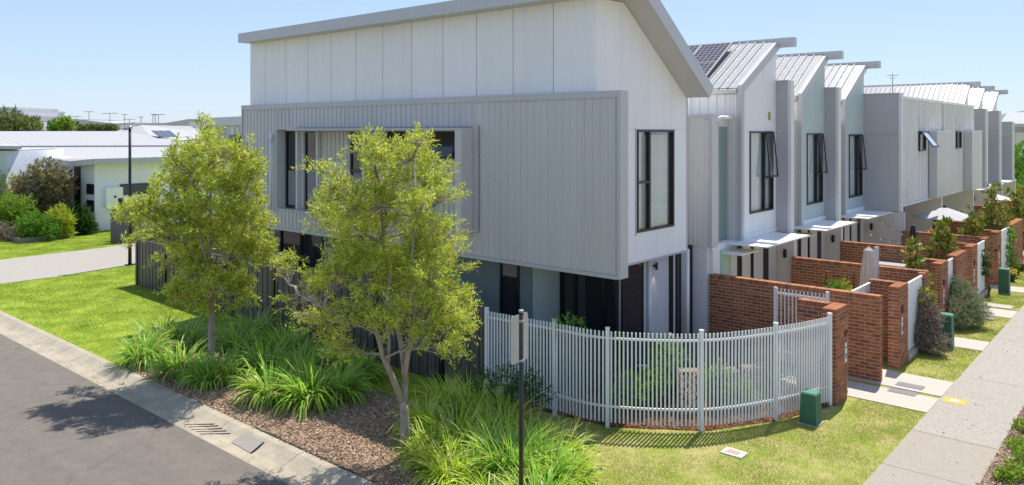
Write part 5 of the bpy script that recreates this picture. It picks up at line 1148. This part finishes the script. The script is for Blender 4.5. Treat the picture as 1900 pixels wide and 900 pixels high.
# left shrub bed with timber edge
bd = [G(-60, 432), G(0, 441), G(37, 452.5), G(115, 443), G(175, 430)]
be = thing('bed_edging', 'weathered timber sleeper edging of the shrub bed on the left', 'edging', (bd[2][0], bd[2][1], 0))
for a, b in zip(bd, bd[1:]):
    a, b = Vector(a), Vector(b); d = b-a; MB().obox(a, d, Vector((-d.y, d.x, 0)).normalized()*.12, (0, 0, .26)).build('sleeper', TIMB, be)
def sh_(name, pl, D, nsp, per, ln, wd, m, lab, **k):
    L0 = [lob(px, py, r, D+4.2+dd) for px, py, r, dd in pl]; L0 += [(x, y, z*.45, a*.9, b*.9, z*.45) for x, y, z, a, b, c in L0 if z > a*.9]; nsp = int(nsp*1.7)
    return shrub(name, L0, nsp, per, ln, wd, .22, m, lab, 'shrub', 'shrubs in the left bed', **k)
sh_('red_tip_shrub', [(85, 325, 28, 0), (60, 345, 30, 0), (110, 345, 26, 0), (80, 365, 34, 0), (45, 355, 20, .4), (115, 330, 18, 0), (100, 375, 22, 0), (90, 400, 20, 0)], 41, 1500, 9, .19, .07, REDL, 'large red tipped shrub in front of the low white house', stemr=.05)
sh_('yellow_shrub', [(10, 340, 22, 0), (-10, 350, 30, 0), (25, 350, 18, 0), (0, 375, 20, 0)], 42, 420, 9, .14, .05, YELLOWL, 'yellow green shrub at the left edge')
sh_('bright_shrub', [(15, 385, 24, 0), (40, 385, 20, 0), (0, 400, 26, 0), (35, 405, 24, 0), (55, 410, 18, 0)], 38.5, 750, 9, .14, .05, BRIGHTL, 'bright green rounded shrub at the left edge of the bed')
sh_('green_shrub', [(70, 415, 20, 0), (90, 420, 18, 0), (60, 425, 16, 0), (45, 418, 14, 0)], 37.0, 450, 9, .12, .045, GREENL, 'low mid green shrub in the front of the left bed')
sh_('cordyline', [(110, 405, 16, 0), (118, 420, 14, 0), (105, 425, 12, 0)], 38.0, 160, 9, .3, .07, YELLOWL, 'yellow striped leafy plant in the left bed')
sh_('palm_like_plant', [(140, 408, 20, 0), (150, 420, 16, 0), (130, 420, 14, 0), (158, 425, 10, 0)], 39.5, 200, 9, .45, .07, DKL, 'dark green long leaved plant at the end of the left bed')
sh_('brown_groundcover', [(10, 428, 14, 0), (30, 435, 12, 0), (45, 437, 10, 0), (-10, 425, 14, 0)], 37.0, 260, 8, .1, .04, PURPL, 'brownish low ground cover behind the timber edging')
# ================================================================ far houses and skyline
def far_house(px0, px1, ptop, D, wm, lab, roofm=None, rise=0, windows=2, dep=14):
    a = Vector(W(px0, ptop, D)); b = Vector(W(px1, ptop+rise, D)); u = Vector((b.x-a.x, b.y-a.y, 0)); bk = Vector((FW[0], FW[1], 0))*dep
    r = thing('far_house', lab, 'house', (a.x, a.y, 0), 'distant houses on the skyline')
    MB().prism([(a.x, a.y, 0), (b.x, b.y, 0), (b.x, b.y, b.z-.2), (a.x, a.y, a.z-.2)], bk).build('wall', wm, r)
    q = [a-u*.03-bk*.04, b+u*.03-bk*.04, b+u*.03+bk, a-u*.03+bk]; quadslab('roof', q, roofm or TRIM, r, .35)
    for i in range(windows):
        t = (i+.6)/(windows+.4); p = a+u*t; MB().obox((p.x, p.y, min(a.z, b.z)-2.4)+tuple() if False else Vector((p.x, p.y, min(a.z, b.z)-2.2))-bk*.004, u*.12, -bk*.003, (0, 0, 1.2)).build('window', BLACK, r)
    return r
far_house(-20, 28, 199, 150, NW, 'stepped white roofed house at the left edge, top storey'); far_house(-20, 41, 204, 148, NW, 'stepped house at the left edge, middle flat roof'); far_house(-20, 50, 214, 146, NW, 'stepped house at the left edge, lower flat roof')
far_house(66, 100, 228, 170, CLAD, 'small grey house left of the palm', rise=-1); far_house(118, 148, 221, 165, NW, 'white house with dark box just right of the palm'); far_house(137, 146, 222, 163, BLACK, 'dark fronted block on the skyline', windows=0)
far_house(147, 163, 222, 162, CLAD, 'pale grey end of the long skyline house', windows=1); far_house(163, 215, 223, 160, CLAD, 'long grey house with sloping roof on the skyline', rise=6); far_house(218, 252, 229, 155, PANEL, 'low white walled skyline house right of the solar heater', rise=-2, windows=1)
far_house(256, 315, 230, 140, PANEL, 'low pale roofed house right of the lamp top', rise=-2); far_house(312, 352, 228, 120, CLAD, 'grey wedge roofed house behind the farther tree', rise=-7)
far_house(352, 378, 221, 100, NW, 'white two storey house with dark window behind the tree top', windows=2)
BGH = thing('rear_house', 'grey ribbed rear house beyond the corner house, left of it', 'house', (-34, 22, 0)); a = Vector(W(386, 219, 42)); b = Vector(W(470, 211.5, 36)); d = Vector((b.x-a.x, b.y-a.y, 0)); n_ = Vector((-d.y, d.x, 0)).normalized()
MB().obox((a.x, a.y, 0), d, n_*6, (0, 0, a.z-.5)).build('wall', PANEL, BGH); ribbed_run(BGH, 'cladding_sheet', (a.x, a.y, 2.5), d.normalized(), uz, -n_, d.length, a.z-.4-2.5, CLAD, sheet=1.2, pitch=.3)
MB().obox(Vector((a.x, a.y, a.z-.42))-n_*.1, d, n_*.2, (0, 0, .42)).build('fascia', TRIM, BGH)
p = Vector(W(436, 247, 37.8)); MB().obox((p.x, p.y, 4.3), d.normalized()*.9, -n_*.3, (0, 0, 1.35)).build('window', BLACK, BGH)
# aerials
for i, (px, py, D) in enumerate([(142, 216, 165), (165, 207, 160), (204, 210, 158), (231, 212, 155), (240, 221, 155), (262, 217, 140), (284, 212, 140), (288, 213, 140), (294, 212, 140)]):
    x, y, z = W(px, py, D); r = thing('antenna', 'tv antenna on the skyline, number %s from the left' % ['one', 'two', 'three', 'four', 'five', 'six', 'seven', 'eight', 'nine'][i], 'antenna', (x, y, 4), 'tv antennas on the skyline')
    r['label'] = ['faint tv antenna above the white house right of the palm', 'tall T shaped tv antenna over the long grey house', 'wide T shaped tv antenna above the solar heater', 'small tv antenna just left of the lamp top', 'low tv antenna directly above the lamp top', 'lattice tv antenna right of the lamp', 'thin tv antenna, first of the close pair', 'thin tv antenna, second of the close pair', 'bushy tv antenna at the right of the skyline group'][i]
    MB().tube([(x, y, 4), (x, y, z)], .07, 5).build('mast', STEELG, r); w_ = [1.0, .9, 1.6, .6, 1.2, .5, .4, .4, 1.2][i]
    MB().obox((x-RT[0]*w_, y-RT[1]*w_, z-.1), (RT[0]*2*w_, RT[1]*2*w_, 0), (.1, -.1, 0), (0, 0, .12)).build('array', STEELG, r)
x, y, z = W(40, 243, 110)
for i, (px, py, r_, D, m, lab) in enumerate([(20, 234, 24, 100, FARL, 'olive palm clump at the left edge of the skyline'), (50, 238, 20, 100, FARL, 'low palm clump beside the left edge house'), (105, 236, 9, 120, GREENL, 'small palm on the skyline left of the white house'), (122, 232, 8, 119, BRIGHTL, 'bright leaning palm just right of the small one')]):
    sh2 = shrub('palm_tree', [lob(px, py, r_, D), lob(px-r_*.5, py+r_*.3, r_*.7, D), lob(px+r_*.5, py+r_*.3, r_*.7, D), lob(px, py-r_*.3, r_*.6, D)], 160, 8, .9, .16, .5, m, lab, 'tree', 'palms on the skyline', up=.2, stemr=.12)
hd = []
shrub('hedge', [lob(px, 240, 6, 125) for px in range(150, 215, 7)], 400, 8, .4, .2, .3, FARL, 'low mixed hedge behind the white roof ridge', 'hedge')
# far right end of the street
fr = thing('far_gabled_house', 'white house with pale roof at the far right end', 'house', (-10, 78, 0))
a = Vector(W(1862, 215, 72)); b = Vector(W(1990, 215, 76)); d = Vector((b.x-a.x, b.y-a.y, 0)); bk = Vector((FW[0], FW[1], 0))*12
MB().obox((a.x, a.y, 0), d, bk, (0, 0, 6.2)).build('wall', NW, fr); quadslab('roof', [Vector(W(1855, 229, 70)), Vector(W(1995, 231, 73)), Vector(W(1995, 209, 90)), Vector(W(1870, 208, 90))], ROOF, fr, .3)
p = Vector(W(1882, 247, 71.5)); MB().obox((p.x, p.y, 2.5), d.normalized()*7, -bk.normalized()*.3, (0, 0, 3.2)).build('garage_panel', CLAD, fr)
shrub('street_tree', [(*W(1890, 300, 60), 1.6, 1.6, 1.5), (*W(1893, 335, 60), 1.7, 1.7, 1.5), (*W(1905, 310, 60), 2, 2, 2), (*W(1885, 345, 58), 1.2, 1.2, 1)], 900, 9, .22, .09, .3, GREENL, 'leafy green tree at the far right end of the row', 'tree')
shrub('street_tree', [(*W(1868, 340, 56), .6, .6, .6), (*W(1875, 352, 56), .6, .6, .5)], 200, 8, .16, .07, .2, BRIGHTL, 'small bright green bush beside the last party blade', 'shrub')
HM = mat('hazy_hill', (.16, .20, .21), .95, .1, .01)
mb = MB(); pts = [(1600, 243), (1760, 222), (1860, 212), (1900, 205), (1960, 201), (2060, 208), (2200, 230), (2300, 243)]
top = [Vector(W(px, py, 1100)) for px, py in pts]
ring = [(p.x, p.y, -2) for p in top]; bk = Vector((FW[0], FW[1], 0))*300; fwv = -bk
for t in top: mb.v += [(t.x-bk.x*.6, t.y-bk.y*.6, -2), tuple(t), (t.x+bk.x, t.y+bk.y, -2)]
for i in range(len(top)-1):
    k = 3*i; mb.f += [(k, k+3, k+4, k+1), (k+1, k+4, k+5, k+2)]
struct(mb.build('hill', HM, None, True))
mb = MB(); pts = [(-300, 238), (-100, 232), (60, 236), (250, 237), (420, 236), (600, 238), (900, 240)]; top = [Vector(W(px, py, 1000)) for px, py in pts]
for t in top: mb.v += [(t.x-bk.x*.6, t.y-bk.y*.6, -2), tuple(t), (t.x+bk.x, t.y+bk.y, -2)]
for i in range(len(top)-1):
    k = 3*i; mb.f += [(k, k+3, k+4, k+1), (k+1, k+4, k+5, k+2)]
struct(mb.build('hill', HM, None, True))
# drop helper property
for o in bpy.data.objects:
    if '_o' in o: del o['_o']
